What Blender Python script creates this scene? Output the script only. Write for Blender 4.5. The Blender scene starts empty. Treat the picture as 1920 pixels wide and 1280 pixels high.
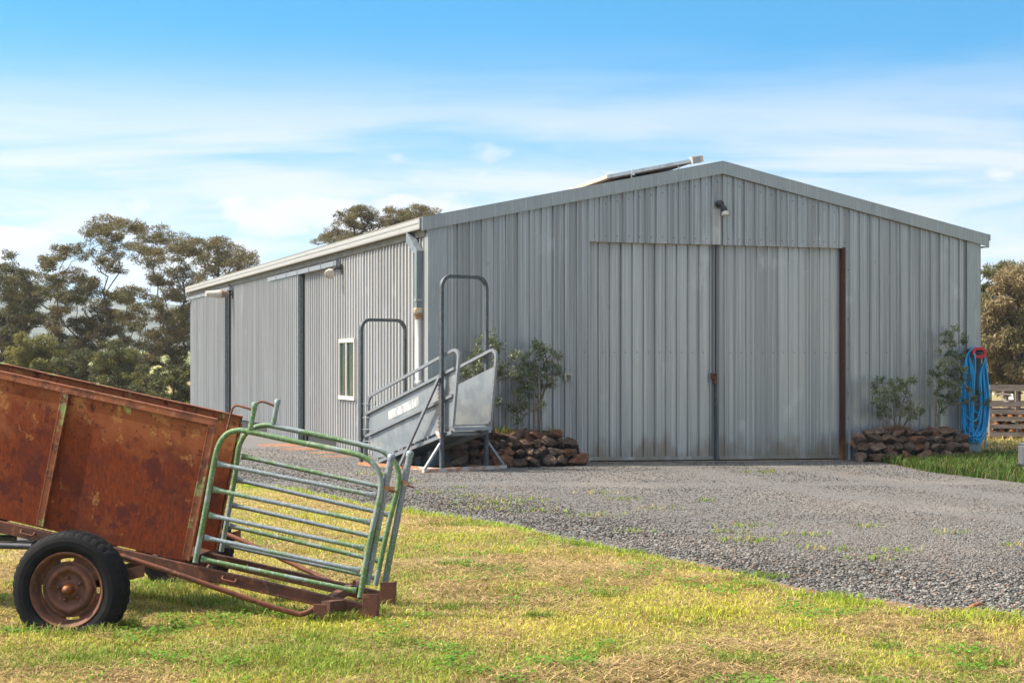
import bpy, bmesh, math, random
import numpy as np
from mathutils import Vector, Matrix

C = bpy.context.scene
F = 3100.0            # focal length in photo pixels
HZ = 681.0            # horizon row
EYE = 1.6

# ---------------------------------------------------------------- camera
cam_d = bpy.data.cameras.new("camera")
cam_d.sensor_width = 36.0
cam_d.lens = F / 1920.0 * 36.0
cam_d.shift_y = (HZ - 640.0) / 1920.0
cam_d.clip_start = 0.1
cam_d.clip_end = 12000
cam = bpy.data.objects.new("camera", cam_d)
C.collection.objects.link(cam)
cam.location = (0, 0, EYE)
cam.rotation_euler = (math.radians(90), 0, 0)
C.camera = cam

# ---------------------------------------------------------------- exposure
C.view_settings.view_transform = 'Standard'
C.view_settings.look = 'None'
C.view_settings.gamma = 1.0
C.view_settings.use_curve_mapping = False
C.view_settings.exposure = 1.1
C.cycles.max_bounces = 5
C.cycles.transparent_max_bounces = 8
C.cycles.caustics_reflective = False
C.cycles.caustics_refractive = False

# ---------------------------------------------------------------- sun + sky
SUN_EL = math.radians(47)
SUN_AZ = (-0.999, -0.042)                       # towards the sun, on the ground plane
sdir = Vector((SUN_AZ[0]*math.cos(SUN_EL), SUN_AZ[1]*math.cos(SUN_EL), math.sin(SUN_EL)))
sun_d = bpy.data.lights.new("sun", 'SUN')
sun_d.energy = 4.2
sun_d.angle = math.radians(0.6)
sun_d.color = (1.0, 0.91, 0.76)
sun = bpy.data.objects.new("sun", sun_d)
C.collection.objects.link(sun)
sun.rotation_euler = (-sdir).to_track_quat('-Z', 'Y').to_euler()

world = bpy.data.worlds.new("World")
C.world = world
world.use_nodes = True
wt = world.node_tree
wt.nodes.clear()
def wn(t, **k):
    n = wt.nodes.new(t)
    for a, b in k.items():
        setattr(n, a, b)
    return n
def wm(op, a, b=None, clamp=False):
    n = wn('ShaderNodeMath', operation=op, use_clamp=clamp)
    for i, v in enumerate((a, b)):
        if v is None: continue
        if isinstance(v, (int, float)): n.inputs[i].default_value = v
        else: wt.links.new(v, n.inputs[i])
    return n.outputs[0]
w_out = wn('ShaderNodeOutputWorld'); w_bg = wn('ShaderNodeBackground')
w_bg.inputs['Strength'].default_value = 0.11
wt.links.new(w_bg.outputs[0], w_out.inputs[0])
w_tc = wn('ShaderNodeTexCoord')
w_sep = wn('ShaderNodeSeparateXYZ'); wt.links.new(w_tc.outputs['Generated'], w_sep.inputs[0])
wx, wy, wz = w_sep.outputs
zc = wm('MAXIMUM', wz, 0.0)
zl = wm('ADD', wm('MULTIPLY', zc, 3.0), 0.05)          # the deep upper sky comes down close to the hills
w_comb = wn('ShaderNodeCombineXYZ')
wt.links.new(wx, w_comb.inputs[0]); wt.links.new(wy, w_comb.inputs[1]); wt.links.new(zl, w_comb.inputs[2])
w_nrm = wn('ShaderNodeVectorMath', operation='NORMALIZE'); wt.links.new(w_comb.outputs[0], w_nrm.inputs[0])
sky = wn('ShaderNodeTexSky', sky_type='NISHITA')
sky.sun_disc = False
sky.sun_elevation = SUN_EL
sky.sun_rotation = math.atan2(SUN_AZ[0], SUN_AZ[1]) % (2*math.pi)
sky.air_density = 1.1; sky.dust_density = 0.6; sky.ozone_density = 3.0
wt.links.new(w_nrm.outputs[0], sky.inputs['Vector'])
w_hsv = wn('ShaderNodeHueSaturation'); w_hsv.inputs['Hue'].default_value = 0.478; w_hsv.inputs['Saturation'].default_value = 1.5; w_hsv.inputs['Value'].default_value = 1.16
wt.links.new(sky.outputs[0], w_hsv.inputs['Color'])
# clouds on a flat layer: project the direction onto a plane overhead
den = wm('ADD', zc, 0.05)
cx = wm('DIVIDE', wx, den); cy = wm('DIVIDE', wy, den)
w_c2 = wn('ShaderNodeCombineXYZ'); wt.links.new(cx, w_c2.inputs[0]); wt.links.new(cy, w_c2.inputs[1])
def wnoise(scale, detail, rough, dist, vec, off=(0, 0, 0)):
    mp = wn('ShaderNodeMapping'); mp.inputs['Scale'].default_value = scale; mp.inputs['Location'].default_value = off
    wt.links.new(vec, mp.inputs[0])
    n = wn('ShaderNodeTexNoise'); n.inputs['Scale'].default_value = 1.0
    n.inputs['Detail'].default_value = detail; n.inputs['Roughness'].default_value = rough; n.inputs['Distortion'].default_value = dist
    wt.links.new(mp.outputs[0], n.inputs['Vector'])
    return n.outputs[0]
def wsm(v, lo, hi, a=0.0, b=1.0):
    n = wn('ShaderNodeMapRange', interpolation_type='SMOOTHSTEP')
    n.inputs[1].default_value = lo; n.inputs[2].default_value = hi; n.inputs[3].default_value = a; n.inputs[4].default_value = b
    wt.links.new(v, n.inputs[0]); return n.outputs[0]
n1 = wnoise((0.55, 0.9, 1), 6, 0.55, 0.4, w_c2.outputs[0], (3.1, 0.4, 0))        # thin veil streaks
ay = wm('MAXIMUM', wy, 0.05)
da, de = wm('DIVIDE', wx, ay), wm('DIVIDE', zc, ay)      # bearing and height of a sky direction in the north
n2 = wnoise((17.0, 17.0, 42.0), 8, 0.56, 0.35, w_tc.outputs['Generated'], (0.35, 0.2, 1.13))
blob = None
for (a0, e0, sa, se, k) in ((-.120, .092, .105, .021, 1.0), (-.055, .100, .060, .017, 1.0), (-.30, .072, .060, .020, 1.0), (-.225, .093, .022, .012, .75), (-.105, .130, .020, .009, .5), (.296, .117, .016, .010, .75), (.0, .105, .22, .03, .55), (-.2, .06, .16, .03, .8), (-.31, .092, .022, .006, .6), (.40, .08, .06, .012, .9), (-.46, .09, .07, .016, 1.0)):
    gx_ = wm('POWER', wm('ABSOLUTE', wm('DIVIDE', wm('SUBTRACT', da, a0), sa)), 2.0); gz_ = wm('POWER', wm('ABSOLUTE', wm('DIVIDE', wm('SUBTRACT', de, e0), se)), 2.0)
    q_ = wm('MULTIPLY', wm('POWER', 2.718, wm('MULTIPLY', wm('ADD', gx_, gz_), -0.8)), k)
    blob = q_ if blob is None else wm('MAXIMUM', blob, q_)
veil_h = wsm(wm('ADD', zc, wm('MULTIPLY', wm('SUBTRACT', n1, 0.5), 0.09)), 0.13, 0.20, 0.60, 0.0)
veil = wm('MULTIPLY', veil_h, wsm(n1, 0.36, 0.62, 0.30, 1.30))
puff = wsm(wm('ADD', blob, wm('MULTIPLY', wm('SUBTRACT', n2, 0.5), 2.3)), 0.30, 1.05, 0.0, 0.95)
n3 = wnoise((6.0, 6.0, 30.0), 7, 0.6, 0.8, w_tc.outputs['Generated'], (1.7, 0.9, 0.2))
horiz = wm('MULTIPLY', wsm(zc, 0.05, 0.18, 0.80, 0.0), wsm(n3, 0.36, 0.64, 0.50, 1.18))
over = wsm(zc, 0.27, 0.48, 0.0, 0.84)              # unseen white cloud overhead, added to take the blue out of the fill light
cl = wm('MAXIMUM', wm('MAXIMUM', wm('MAXIMUM', veil, puff), horiz), over, True)
w_mix = wn('ShaderNodeMix', data_type='RGBA')
wt.links.new(cl, w_mix.inputs[0]); wt.links.new(w_hsv.outputs[0], w_mix.inputs[6])
w_dot = wn('ShaderNodeVectorMath', operation='DOT_PRODUCT'); wt.links.new(w_tc.outputs['Generated'], w_dot.inputs[0]); w_dot.inputs[1].default_value = sdir
glow = wm('ADD', wm('MULTIPLY', wm('POWER', wm('MAXIMUM', w_dot.outputs['Value'], 0.0), 5.0), 3.4), 1.0)     # out-of-view cloud brightened around the sun, added to light left-facing surfaces
w_cc = wn('ShaderNodeVectorMath', operation='SCALE'); w_cc.inputs[0].default_value = (4.35, 4.3, 4.25); wt.links.new(glow, w_cc.inputs['Scale'])
wt.links.new(w_cc.outputs[0], w_mix.inputs[7])
wt.links.new(w_mix.outputs[2], w_bg.inputs['Color'])

# ---------------------------------------------------------------- materials
def layered(name, base, layers=(), rough=0.6, metal=0.0, bump=None, spec=None, rvar=0.0):
    """base colour with noise masked layers; bump = (scale or (sx,sy,sz), strength, distance)"""
    m = bpy.data.materials.new(name); m.use_nodes = True
    t = m.node_tree; b = t.nodes['Principled BSDF']
    b.inputs['Roughness'].default_value = rough; b.inputs['Metallic'].default_value = metal
    if spec is not None: b.inputs['Specular IOR Level'].default_value = spec
    tc = t.nodes.new('ShaderNodeTexCoord')
    sepz = None
    cur = None
    def noise(s, d, off=0.0, dist=0.0, rg=0.55):
        if isinstance(s, (int, float)): s = (s, s, s)
        mp = t.nodes.new('ShaderNodeMapping'); mp.inputs['Scale'].default_value = s; mp.inputs['Location'].default_value = (off, off*1.7, off*0.6)
        t.links.new(tc.outputs['Object'], mp.inputs[0])
        n = t.nodes.new('ShaderNodeTexNoise'); n.inputs['Scale'].default_value = 1; n.inputs['Detail'].default_value = d
        n.inputs['Distortion'].default_value = dist; n.inputs['Roughness'].default_value = rg
        t.links.new(mp.outputs[0], n.inputs['Vector']); return n.outputs[0]
    def mr(v, lo, hi, a, bb):
        n = t.nodes.new('ShaderNodeMapRange'); n.interpolation_type = 'SMOOTHSTEP'
        n.inputs[1].default_value = lo; n.inputs[2].default_value = hi; n.inputs[3].default_value = a; n.inputs[4].default_value = bb
        t.links.new(v, n.inputs[0]); return n.outputs[0]
    first = None
    for i, L in enumerate(layers):
        nz = noise(L.get('s', 5), L.get('d', 4), 1.3 + i*2.7, L.get('w', 0.0), L.get('rg', 0.55))
        if first is None: first = nz
        v = nz
        if 'gradv' in L:
            vec, a, bb, amt = L['gradv']
            dp = t.nodes.new('ShaderNodeVectorMath'); dp.operation = 'DOT_PRODUCT'; dp.inputs[1].default_value = vec; t.links.new(tc.outputs['Object'], dp.inputs[0])
            gr = mr(dp.outputs['Value'], a, bb, 0.0, amt)
            ad = t.nodes.new('ShaderNodeMath'); ad.operation = 'ADD'; t.links.new(v, ad.inputs[0]); t.links.new(gr, ad.inputs[1]); v = ad.outputs[0]
        if 'grad' in L:          # (axis, a, b, amount): shifts the threshold along an axis (wear that belongs to an edge)
            ax, a, bb, amt = L['grad']
            sp = t.nodes.new('ShaderNodeSeparateXYZ'); t.links.new(tc.outputs['Object'], sp.inputs[0])
            gr = mr(sp.outputs[ax], a, bb, 0.0, amt)
            ad = t.nodes.new('ShaderNodeMath'); ad.operation = 'ADD'; t.links.new(v, ad.inputs[0]); t.links.new(gr, ad.inputs[1]); v = ad.outputs[0]
        fac = mr(v, L.get('lo', 0.45), L.get('hi', 0.6), 0.0, L.get('f', 1.0))
        mx = t.nodes.new('ShaderNodeMix'); mx.data_type = 'RGBA'
        t.links.new(fac, mx.inputs[0])
        if cur is None: mx.inputs[6].default_value = (*base, 1)
        else: t.links.new(cur, mx.inputs[6])
        mx.inputs[7].default_value = (*L['c'], 1)
        cur = mx.outputs[2]
    if cur is None: b.inputs['Base Color'].default_value = (*base, 1)
    else: t.links.new(cur, b.inputs['Base Color'])
    if rvar and first is not None:
        t.links.new(mr(first, 0.3, 0.7, rough-rvar, rough+rvar), b.inputs['Roughness'])
    if bump:
        nb = noise(bump[0], 5, 7.7)
        bp = t.nodes.new('ShaderNodeBump'); bp.inputs['Strength'].default_value = bump[1]; bp.inputs['Distance'].default_value = bump[2]
        t.links.new(nb, bp.inputs['Height']); t.links.new(bp.outputs[0], b.inputs['Normal'])
    return m

def attr_mat(name, rough=0.7, transl=0.0, spec=0.3, bump=None, metal=0.0):
    m = bpy.data.materials.new(name); m.use_nodes = True
    t = m.node_tree; b = t.nodes['Principled BSDF']; o = t.nodes['Material Output']
    a = t.nodes.new('ShaderNodeAttribute'); a.attribute_name = 'col'
    t.links.new(a.outputs['Color'], b.inputs['Base Color'])
    b.inputs['Roughness'].default_value = rough; b.inputs['Specular IOR Level'].default_value = spec
    if transl:
        tr = t.nodes.new('ShaderNodeBsdfTranslucent'); t.links.new(a.outputs['Color'], tr.inputs['Color'])
        mx = t.nodes.new('ShaderNodeMixShader'); mx.inputs[0].default_value = transl
        t.links.new(b.outputs[0], mx.inputs[1]); t.links.new(tr.outputs[0], mx.inputs[2]); t.links.new(mx.outputs[0], o.inputs['Surface'])
    return m

M = {}
# weathered zincalume sheets; the streaks run down the sheets
def sheet(name, base, var=1.0, rough=0.42, metal=0.55, dust=None):
    b = np.array(base)
    L = [dict(c=tuple(b*0.74), s=(4.1, 4.1, 0.06), d=3, lo=0.45, hi=0.58, f=0.55*var),
         dict(c=tuple(b*1.22), s=(45, 45, 0.25), d=3, lo=0.5, hi=0.68, f=0.55*var),
         dict(c=tuple(b*0.72), s=(60, 60, 0.9), d=4, lo=0.55, hi=0.7, f=0.45*var),
         dict(c=tuple(np.minimum(b*1.35, 0.8)), s=(1.7, 1.7, 1.1), d=6, lo=0.60, hi=0.72, f=0.35*var),
         dict(c=tuple(b*0.66), s=(26, 26, 0.12), d=4, lo=0.54, hi=0.66, f=0.5*var),
         dict(c=tuple(b*0.6), s=(9, 9, 5), d=6, lo=0.68, hi=0.75, f=0.35*var)]
    if dust: L.append(dust)
    return layered(name, base, L, rough=rough, metal=metal, bump=((2.2, 2.2, 1.1), 0.22, 0.02), rvar=0.06)
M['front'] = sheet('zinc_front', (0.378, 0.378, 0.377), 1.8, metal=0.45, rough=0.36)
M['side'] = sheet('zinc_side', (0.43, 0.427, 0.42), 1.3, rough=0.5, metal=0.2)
M['door'] = sheet('zinc_door', (0.425, 0.420, 0.405), 1.5, metal=0.42, rough=0.38, dust=dict(c=(0.24, 0.19, 0.14), s=(3, 3, 1.2), d=5, lo=0.62, hi=0.95, f=0.8, grad=(2, 0.75, -0.05, 0.42)))
M['flash'] = layered('zinc_flashing', (0.31, 0.33, 0.332), [dict(c=(0.245, 0.265, 0.272), s=(4, 4, 1.5), d=4, lo=0.45, hi=0.7, f=0.6), dict(c=(0.55, 0.57, 0.57), s=(60, 60, 2), d=2, lo=0.5, hi=0.7, f=0.3)], rough=0.45, metal=0.45, bump=(2, 0.1, 0.03))
M['gutter'] = layered('gutter_paint', (0.35, 0.34, 0.32), [dict(c=(0.26, 0.25, 0.23), s=(2, 2, 20), d=4, lo=0.5, hi=0.7, f=0.5)], rough=0.45, metal=0.25)
M['galv'] = layered('galvanised_steel', (0.28, 0.293, 0.305), [dict(c=(0.24, 0.26, 0.28), s=14, d=5, lo=0.42, hi=0.62, f=0.8), dict(c=(0.40, 0.40, 0.395), s=40, d=3, lo=0.55, hi=0.7, f=0.6), dict(c=(0.32, 0.16, 0.07), s=5, d=6, lo=0.66, hi=0.74, f=0.35)], rough=0.45, metal=0.6)
M['galvpanel'] = layered('galvanised_panel', (0.281, 0.303, 0.318), [dict(c=(0.215, 0.240, 0.259), s=5, d=6, lo=0.42, hi=0.62, f=0.8), dict(c=(0.370, 0.363, 0.340), s=3, d=5, lo=0.52, hi=0.68, f=0.7), dict(c=(0.488, 0.474, 0.429), s=(9, 9, 6), d=3, lo=0.66, hi=0.74, f=0.5)], rough=0.42, metal=0.5, bump=(4, 0.12, 0.02))
M['hoop'] = layered('dark_steel_hoop', (0.062, 0.070, 0.078), [dict(c=(0.10, 0.108, 0.116), s=14, d=5, lo=0.45, hi=0.65, f=0.8), dict(c=(0.19, 0.20, 0.205), s=40, d=3, lo=0.6, hi=0.7, f=0.6)], rough=0.5, metal=0.25)
M['galvdark'] = layered('dark_galvanised', (0.16, 0.20, 0.21), [dict(c=(0.26, 0.31, 0.32), s=30, d=2, lo=0.45, hi=0.6, f=0.9)], rough=0.5, metal=0.5)
M['rustbase'] = layered('soil_stained_steel', (0.48, 0.46, 0.43), [dict(c=(0.42, 0.17, 0.07), s=(7, 7, 20), d=5, lo=0.42, hi=0.58, f=0.9, grad=(1, 0.0, 1.6, 0.12))], rough=0.7, metal=0.2)
UPV = (0.215, 0.0, 1.0)                # across the tilted panels: 0.31 at the foot, 1.23 at the rail
M['rust'] = layered('rusty_panel', (0.150, 0.029, 0.008), [
    dict(c=(0.235, 0.048, 0.010), s=(75, 75, 22), d=4, lo=0.44, hi=0.70, f=0.65),
    dict(c=(0.065, 0.016, 0.009), s=(52, 52, 18), d=5, lo=0.48, hi=0.68, f=0.6),
    dict(c=(0.078, 0.017, 0.011), s=(2.2, 2.2, 2.6), d=9, lo=0.50, hi=0.64, f=0.7, rg=0.62),
    dict(c=(0.255, 0.082, 0.030), s=(1.7, 1.7, 1.7), d=9, lo=0.52, hi=0.70, f=0.85, rg=0.66, gradv=(UPV, 0.62, 1.16, 0.20)),
    dict(c=(0.075, 0.016, 0.012), s=(4.5, 4.5, 4.5), d=11, lo=0.565, hi=0.60, f=0.85, rg=0.72),
    dict(c=(0.330, 0.150, 0.048), s=(6.5, 6.5, 5.0), d=11, lo=0.61, hi=0.65, f=0.75, rg=0.72, gradv=(UPV, 0.7, 1.2, 0.06)),
    dict(c=(0.300, 0.330, 0.100), s=(7.0, 7.0, 3.4), d=11, lo=0.675, hi=0.71, f=0.85, rg=0.68, gradv=(UPV, 0.95, 1.2, 0.07)),
    dict(c=(0.060, 0.015, 0.010), s=(24, 24, 20), d=9, lo=0.58, hi=0.62, f=0.7, rg=0.7)], rough=0.8, metal=0.0, spec=0.2, bump=(60, 0.35, 0.003))
M['rustrail'] = layered('rusty_rail', (0.26, 0.078, 0.028), [
    dict(c=(0.11, 0.032, 0.016), s=(9, 9, 9), d=7, lo=0.5, hi=0.6, f=0.8),
    dict(c=(0.30, 0.36, 0.14), s=(4.0, 4.0, 4.0), d=9, lo=0.58, hi=0.63, f=0.85, rg=0.65),
    dict(c=(0.36, 0.17, 0.10), s=(30, 30, 30), d=4, lo=0.55, hi=0.66, f=0.6)], rough=0.7, metal=0.05, bump=(50, 0.2, 0.003))
M['rustdark'] = layered('rusty_frame', (0.105, 0.036, 0.020), [
    dict(c=(0.058, 0.026, 0.018), s=(6, 6, 12), d=6, lo=0.45, hi=0.6, f=0.8),
    dict(c=(0.22, 0.075, 0.034), s=(24, 24, 24), d=6, lo=0.55, hi=0.68, f=0.8)], rough=0.8, metal=0.05, bump=(60, 0.3, 0.004))
M['rusttube'] = layered('rusty_tube', (0.17, 0.052, 0.026), [
    dict(c=(0.09, 0.033, 0.020), s=10, d=6, lo=0.45, hi=0.6, f=0.8),
    dict(c=(0.30, 0.12, 0.055), s=32, d=5, lo=0.55, hi=0.68, f=0.7)], rough=0.7, metal=0.1, bump=(60, 0.2, 0.003))
M['gategreen'] = layered('worn_green_paint', (0.10, 0.185, 0.07), [
    dict(c=(0.21, 0.25, 0.265), s=(4.0, 4.0, 4.0), d=7, lo=0.52, hi=0.60, f=0.9),
    dict(c=(0.36, 0.39, 0.39), s=60, d=4, lo=0.55, hi=0.62, f=0.6),
    dict(c=(0.24, 0.34, 0.05), s=22, d=5, lo=0.62, hi=0.68, f=0.7),
    dict(c=(0.19, 0.075, 0.03), s=12, d=6, lo=0.66, hi=0.70, f=0.8)], rough=0.6, metal=0.1, bump=(80, 0.2, 0.002))
M['gategalv'] = layered('worn_galvanised_bar', (0.19, 0.225, 0.25), [
    dict(c=(0.12, 0.21, 0.09), s=(2.6, 2.6, 2.6), d=6, lo=0.52, hi=0.60, f=0.9),
    dict(c=(0.36, 0.385, 0.40), s=70, d=4, lo=0.53, hi=0.60, f=0.7),
    dict(c=(0.11, 0.13, 0.145), s=40, d=5, lo=0.58, hi=0.66, f=0.5)], rough=0.55, metal=0.25, bump=(80, 0.2, 0.002))
M['tyre'] = layered('tyre_rubber', (0.011, 0.011, 0.0125), [dict(c=(0.030, 0.027, 0.024), s=9, d=6, lo=0.48, hi=0.72, f=0.6), dict(c=(0.09, 0.075, 0.06), s=(30, 30, 30), d=5, lo=0.68, hi=0.76, f=0.5)], spec=0.12, rough=0.8, bump=(60, 0.1, 0.002))
M['rim'] = layered('rusty_rim', (0.135, 0.052, 0.030), [dict(c=(0.065, 0.030, 0.022), s=9, d=6, lo=0.45, hi=0.6, f=0.8), dict(c=(0.24, 0.088, 0.042), s=26, d=5, lo=0.54, hi=0.66, f=0.8)], rough=0.7, metal=0.1, bump=(70, 0.25, 0.003))
M['hub'] = layered('rusty_hub', (0.30, 0.10, 0.035), [dict(c=(0.15, 0.05, 0.02), s=30, d=4, lo=0.45, hi=0.6)], rough=0.5, metal=0.4)
M['blacksteel'] = layered('black_steel', (0.035, 0.038, 0.045), [dict(c=(0.10, 0.105, 0.11), s=12, d=5, lo=0.5, hi=0.7, f=0.6)], rough=0.5, metal=0.2)
M['fascia'] = layered('shaded_fascia', (0.17, 0.16, 0.12), [dict(c=(0.11, 0.10, 0.075), s=(3, 3, 9), d=4, lo=0.45, hi=0.65)], rough=0.6)  # the gutter's shadow is put into this dark fascia colour
M['channel'] = layered('door_channel', (0.16, 0.165, 0.165), [dict(c=(0.11, 0.12, 0.12), s=(9, 9, 0.6), d=3, lo=0.45, hi=0.62)], rough=0.5, metal=0.3)
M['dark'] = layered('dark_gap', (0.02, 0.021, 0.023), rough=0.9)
M['redsteel'] = layered('red_oxide_steel', (0.052, 0.014, 0.010), [dict(c=(0.05, 0.013, 0.01), s=(8, 8, 1), d=5, lo=0.45, hi=0.6), dict(c=(0.20, 0.08, 0.03), s=(5, 5, 5), d=5, lo=0.55, hi=0.9, f=0.8, grad=(2, 0.6, 0.0, 0.35))], rough=0.75)
M['cream'] = layered('cream_frame', (0.52, 0.485, 0.42), [dict(c=(0.42, 0.24, 0.12), s=16, d=5, lo=0.60, hi=0.72, f=0.7)], rough=0.5)
M['glass'] = layered('window_glass', (0.010, 0.024, 0.027), [dict(c=(0.055, 0.105, 0.105), s=(16, 16, 0.8), d=3, lo=0.54, hi=0.66, f=0.9)], rough=0.12, spec=0.25)  # pale vertical streaks in the colour imitate reflections of the ribs
M['pvc'] = layered('white_pipe', (0.42, 0.42, 0.415), [dict(c=(0.50, 0.48, 0.45), s=(10, 10, 2), d=4, lo=0.5, hi=0.7, f=0.5)], rough=0.4)
M['pvcrust'] = layered('stained_collar', (0.62, 0.55, 0.45), [dict(c=(0.42, 0.17, 0.06), s=(14, 14, 20), d=4, lo=0.45, hi=0.6, f=0.8)], rough=0.6)
M['downpipe'] = layered('grey_downpipe', (0.17, 0.20, 0.22), [dict(c=(0.25, 0.28, 0.30), s=(12, 12, 1), d=4, lo=0.5, hi=0.65, f=0.6)], rough=0.5, metal=0.4)
M['lampglass'] = layered('lamp_diffuser', (0.50, 0.46, 0.40), [dict(c=(0.30, 0.22, 0.16), s=5, d=4, lo=0.48, hi=0.65, f=0.8)], rough=0.3)
M['lampdirty'] = layered('dirty_lamp_body', (0.17, 0.13, 0.10), [dict(c=(0.30, 0.25, 0.19), s=20, d=4, lo=0.5, hi=0.65)], rough=0.6)
M['blackplastic'] = layered('black_plastic', (0.025, 0.026, 0.03), rough=0.45)
M['greyplastic'] = layered('grey_plastic', (0.105, 0.11, 0.12), [dict(c=(0.065, 0.07, 0.078), s=(10, 10, 1), d=4, lo=0.45, hi=0.65)], rough=0.55)
M['socketbox'] = layered('outlet_plastic', (0.40, 0.37, 0.27), [dict(c=(0.20, 0.20, 0.12), s=25, d=4, lo=0.5, hi=0.65, f=0.8)], rough=0.5)
M['red'] = layered('red_plastic', (0.42, 0.010, 0.022), rough=0.4)
M['hose'] = layered('blue_hose', (0.006, 0.33, 0.66), [dict(c=(0.006, 0.25, 0.55), s=5, d=3, lo=0.45, hi=0.6, f=0.6)], rough=0.35)
M['timber'] = layered('weathered_timber', (0.25, 0.205, 0.18), [dict(c=(0.145, 0.115, 0.10), s=(3, 30, 30), d=6, lo=0.45, hi=0.62, f=0.9), dict(c=(0.36, 0.31, 0.28), s=(2, 40, 40), d=5, lo=0.55, hi=0.7, f=0.6), dict(c=(0.06, 0.045, 0.04), s=(7, 7, 7), d=4, lo=0.68, hi=0.74, f=0.8)], rough=0.85)
M['whiteboard'] = layered('bleached_board', (0.56, 0.50, 0.45), [dict(c=(0.36, 0.30, 0.26), s=(4, 20, 20), d=5, lo=0.5, hi=0.7, f=0.7)], rough=0.8)
M['bark'] = layered('tree_bark', (0.085, 0.060, 0.046), [dict(c=(0.16, 0.125, 0.10), s=(9, 9, 2), d=5, lo=0.5, hi=0.65, f=0.8)], rough=0.9)
M['olivebark'] = layered('olive_bark', (0.22, 0.18, 0.14), [dict(c=(0.12, 0.095, 0.075), s=(40, 40, 12), d=5, lo=0.45, hi=0.6, f=0.8)], rough=0.9)
M['logend'] = layered('cut_log_end', (0.50, 0.19, 0.045), [dict(c=(0.36, 0.12, 0.03), s=30, d=4, lo=0.45, hi=0.6)], rough=0.8)
M['logbark'] = layered('log_bark', (0.13, 0.075, 0.05), [dict(c=(0.07, 0.045, 0.035), s=14, d=5, lo=0.45, hi=0.6)], rough=0.9)
M['rock'] = layered('volcanic_rock', (0.099, 0.051, 0.031), [
    dict(c=(0.147, 0.088, 0.057), s=9, d=9, lo=0.47, hi=0.58, f=0.95, rg=0.7),
    dict(c=(0.184, 0.055, 0.020), s=3.2, d=5, lo=0.54, hi=0.66, f=0.75),
    dict(c=(0.161, 0.125, 0.097), s=20, d=8, rg=0.7, lo=0.57, hi=0.68, f=0.6),
    dict(c=(0.022, 0.013, 0.010), s=30, d=6, lo=0.60, hi=0.66, f=0.8)], rough=0.9, bump=(30, 1.0, 0.03))
M['rockdark'] = layered('dark_volcanic_rock', (0.063, 0.036, 0.024), [
    dict(c=(0.094, 0.063, 0.044), s=9, d=9, lo=0.47, hi=0.58, f=0.95, rg=0.7),
    dict(c=(0.118, 0.040, 0.015), s=3.2, d=5, lo=0.54, hi=0.66, f=0.75),
    dict(c=(0.103, 0.089, 0.075), s=20, d=8, rg=0.7, lo=0.57, hi=0.68, f=0.6),
    dict(c=(0.014, 0.009, 0.008), s=30, d=6, lo=0.60, hi=0.66, f=0.8)], rough=0.9, bump=(30, 1.0, 0.03))
M['rockred'] = layered('rusty_volcanic_rock', (0.135, 0.053, 0.026), [
    dict(c=(0.200, 0.091, 0.049), s=9, d=9, lo=0.47, hi=0.58, f=0.95, rg=0.7),
    dict(c=(0.251, 0.057, 0.017), s=3.2, d=5, lo=0.54, hi=0.66, f=0.75),
    dict(c=(0.220, 0.128, 0.083), s=20, d=8, rg=0.7, lo=0.57, hi=0.68, f=0.6),
    dict(c=(0.030, 0.014, 0.008), s=30, d=6, lo=0.60, hi=0.66, f=0.8)], rough=0.9, bump=(30, 1.0, 0.03))
M['rockgrey'] = layered('grey_volcanic_rock', (0.110, 0.066, 0.044), [
    dict(c=(0.163, 0.113, 0.082), s=9, d=9, lo=0.47, hi=0.58, f=0.95, rg=0.7),
    dict(c=(0.205, 0.071, 0.028), s=3.2, d=5, lo=0.54, hi=0.66, f=0.75),
    dict(c=(0.179, 0.160, 0.138), s=20, d=8, rg=0.7, lo=0.57, hi=0.68, f=0.6),
    dict(c=(0.025, 0.017, 0.014), s=30, d=6, lo=0.60, hi=0.66, f=0.8)], rough=0.9, bump=(30, 1.0, 0.03))
M['soil'] = layered('garden_soil', (0.13, 0.075, 0.045), [dict(c=(0.24, 0.14, 0.07), s=14, d=6, lo=0.45, hi=0.65)], rough=0.95, bump=(30, 0.5, 0.02))
M['rustplate'] = layered('rusty_edging', (0.20, 0.066, 0.030), [dict(c=(0.11, 0.05, 0.035), s=6, d=5, lo=0.45, hi=0.6)], rough=0.8)
M['panelunder'] = layered('panel_underside', (0.13, 0.09, 0.065), [dict(c=(0.20, 0.15, 0.11), s=8, d=4, lo=0.45, hi=0.65)], rough=0.7)
M['alu'] = layered('aluminium_edge', (0.58, 0.58, 0.58), [dict(c=(0.45, 0.44, 0.42), s=5, d=4, lo=0.45, hi=0.65)], rough=0.4, metal=0.6)
M['tan'] = layered('tan_metal', (0.62, 0.48, 0.34), [dict(c=(0.50, 0.38, 0.27), s=6, d=4, lo=0.45, hi=0.65)], rough=0.5)
M['sticker'] = layered('worn_white_sticker', (0.50, 0.50, 0.50), [dict(c=(0.27, 0.28, 0.29), s=(2, 34, 7), d=4, lo=0.50, hi=0.56, f=0.9), dict(c=(0.40, 0.42, 0.40), s=(2, 60, 60), d=3, lo=0.68, hi=0.72, f=0.7)], rough=0.6)
M['leaf'] = attr_mat('leaf', rough=0.6, transl=0.22, spec=0.35)
M['olive'] = attr_mat('olive_leaf', rough=0.45, transl=0.15, spec=0.45)
M['blade'] = attr_mat('grass_blade', rough=0.6, transl=0.35, spec=0.25)
M['stone'] = attr_mat('gravel_stone', rough=0.85, spec=0.25)

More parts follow.
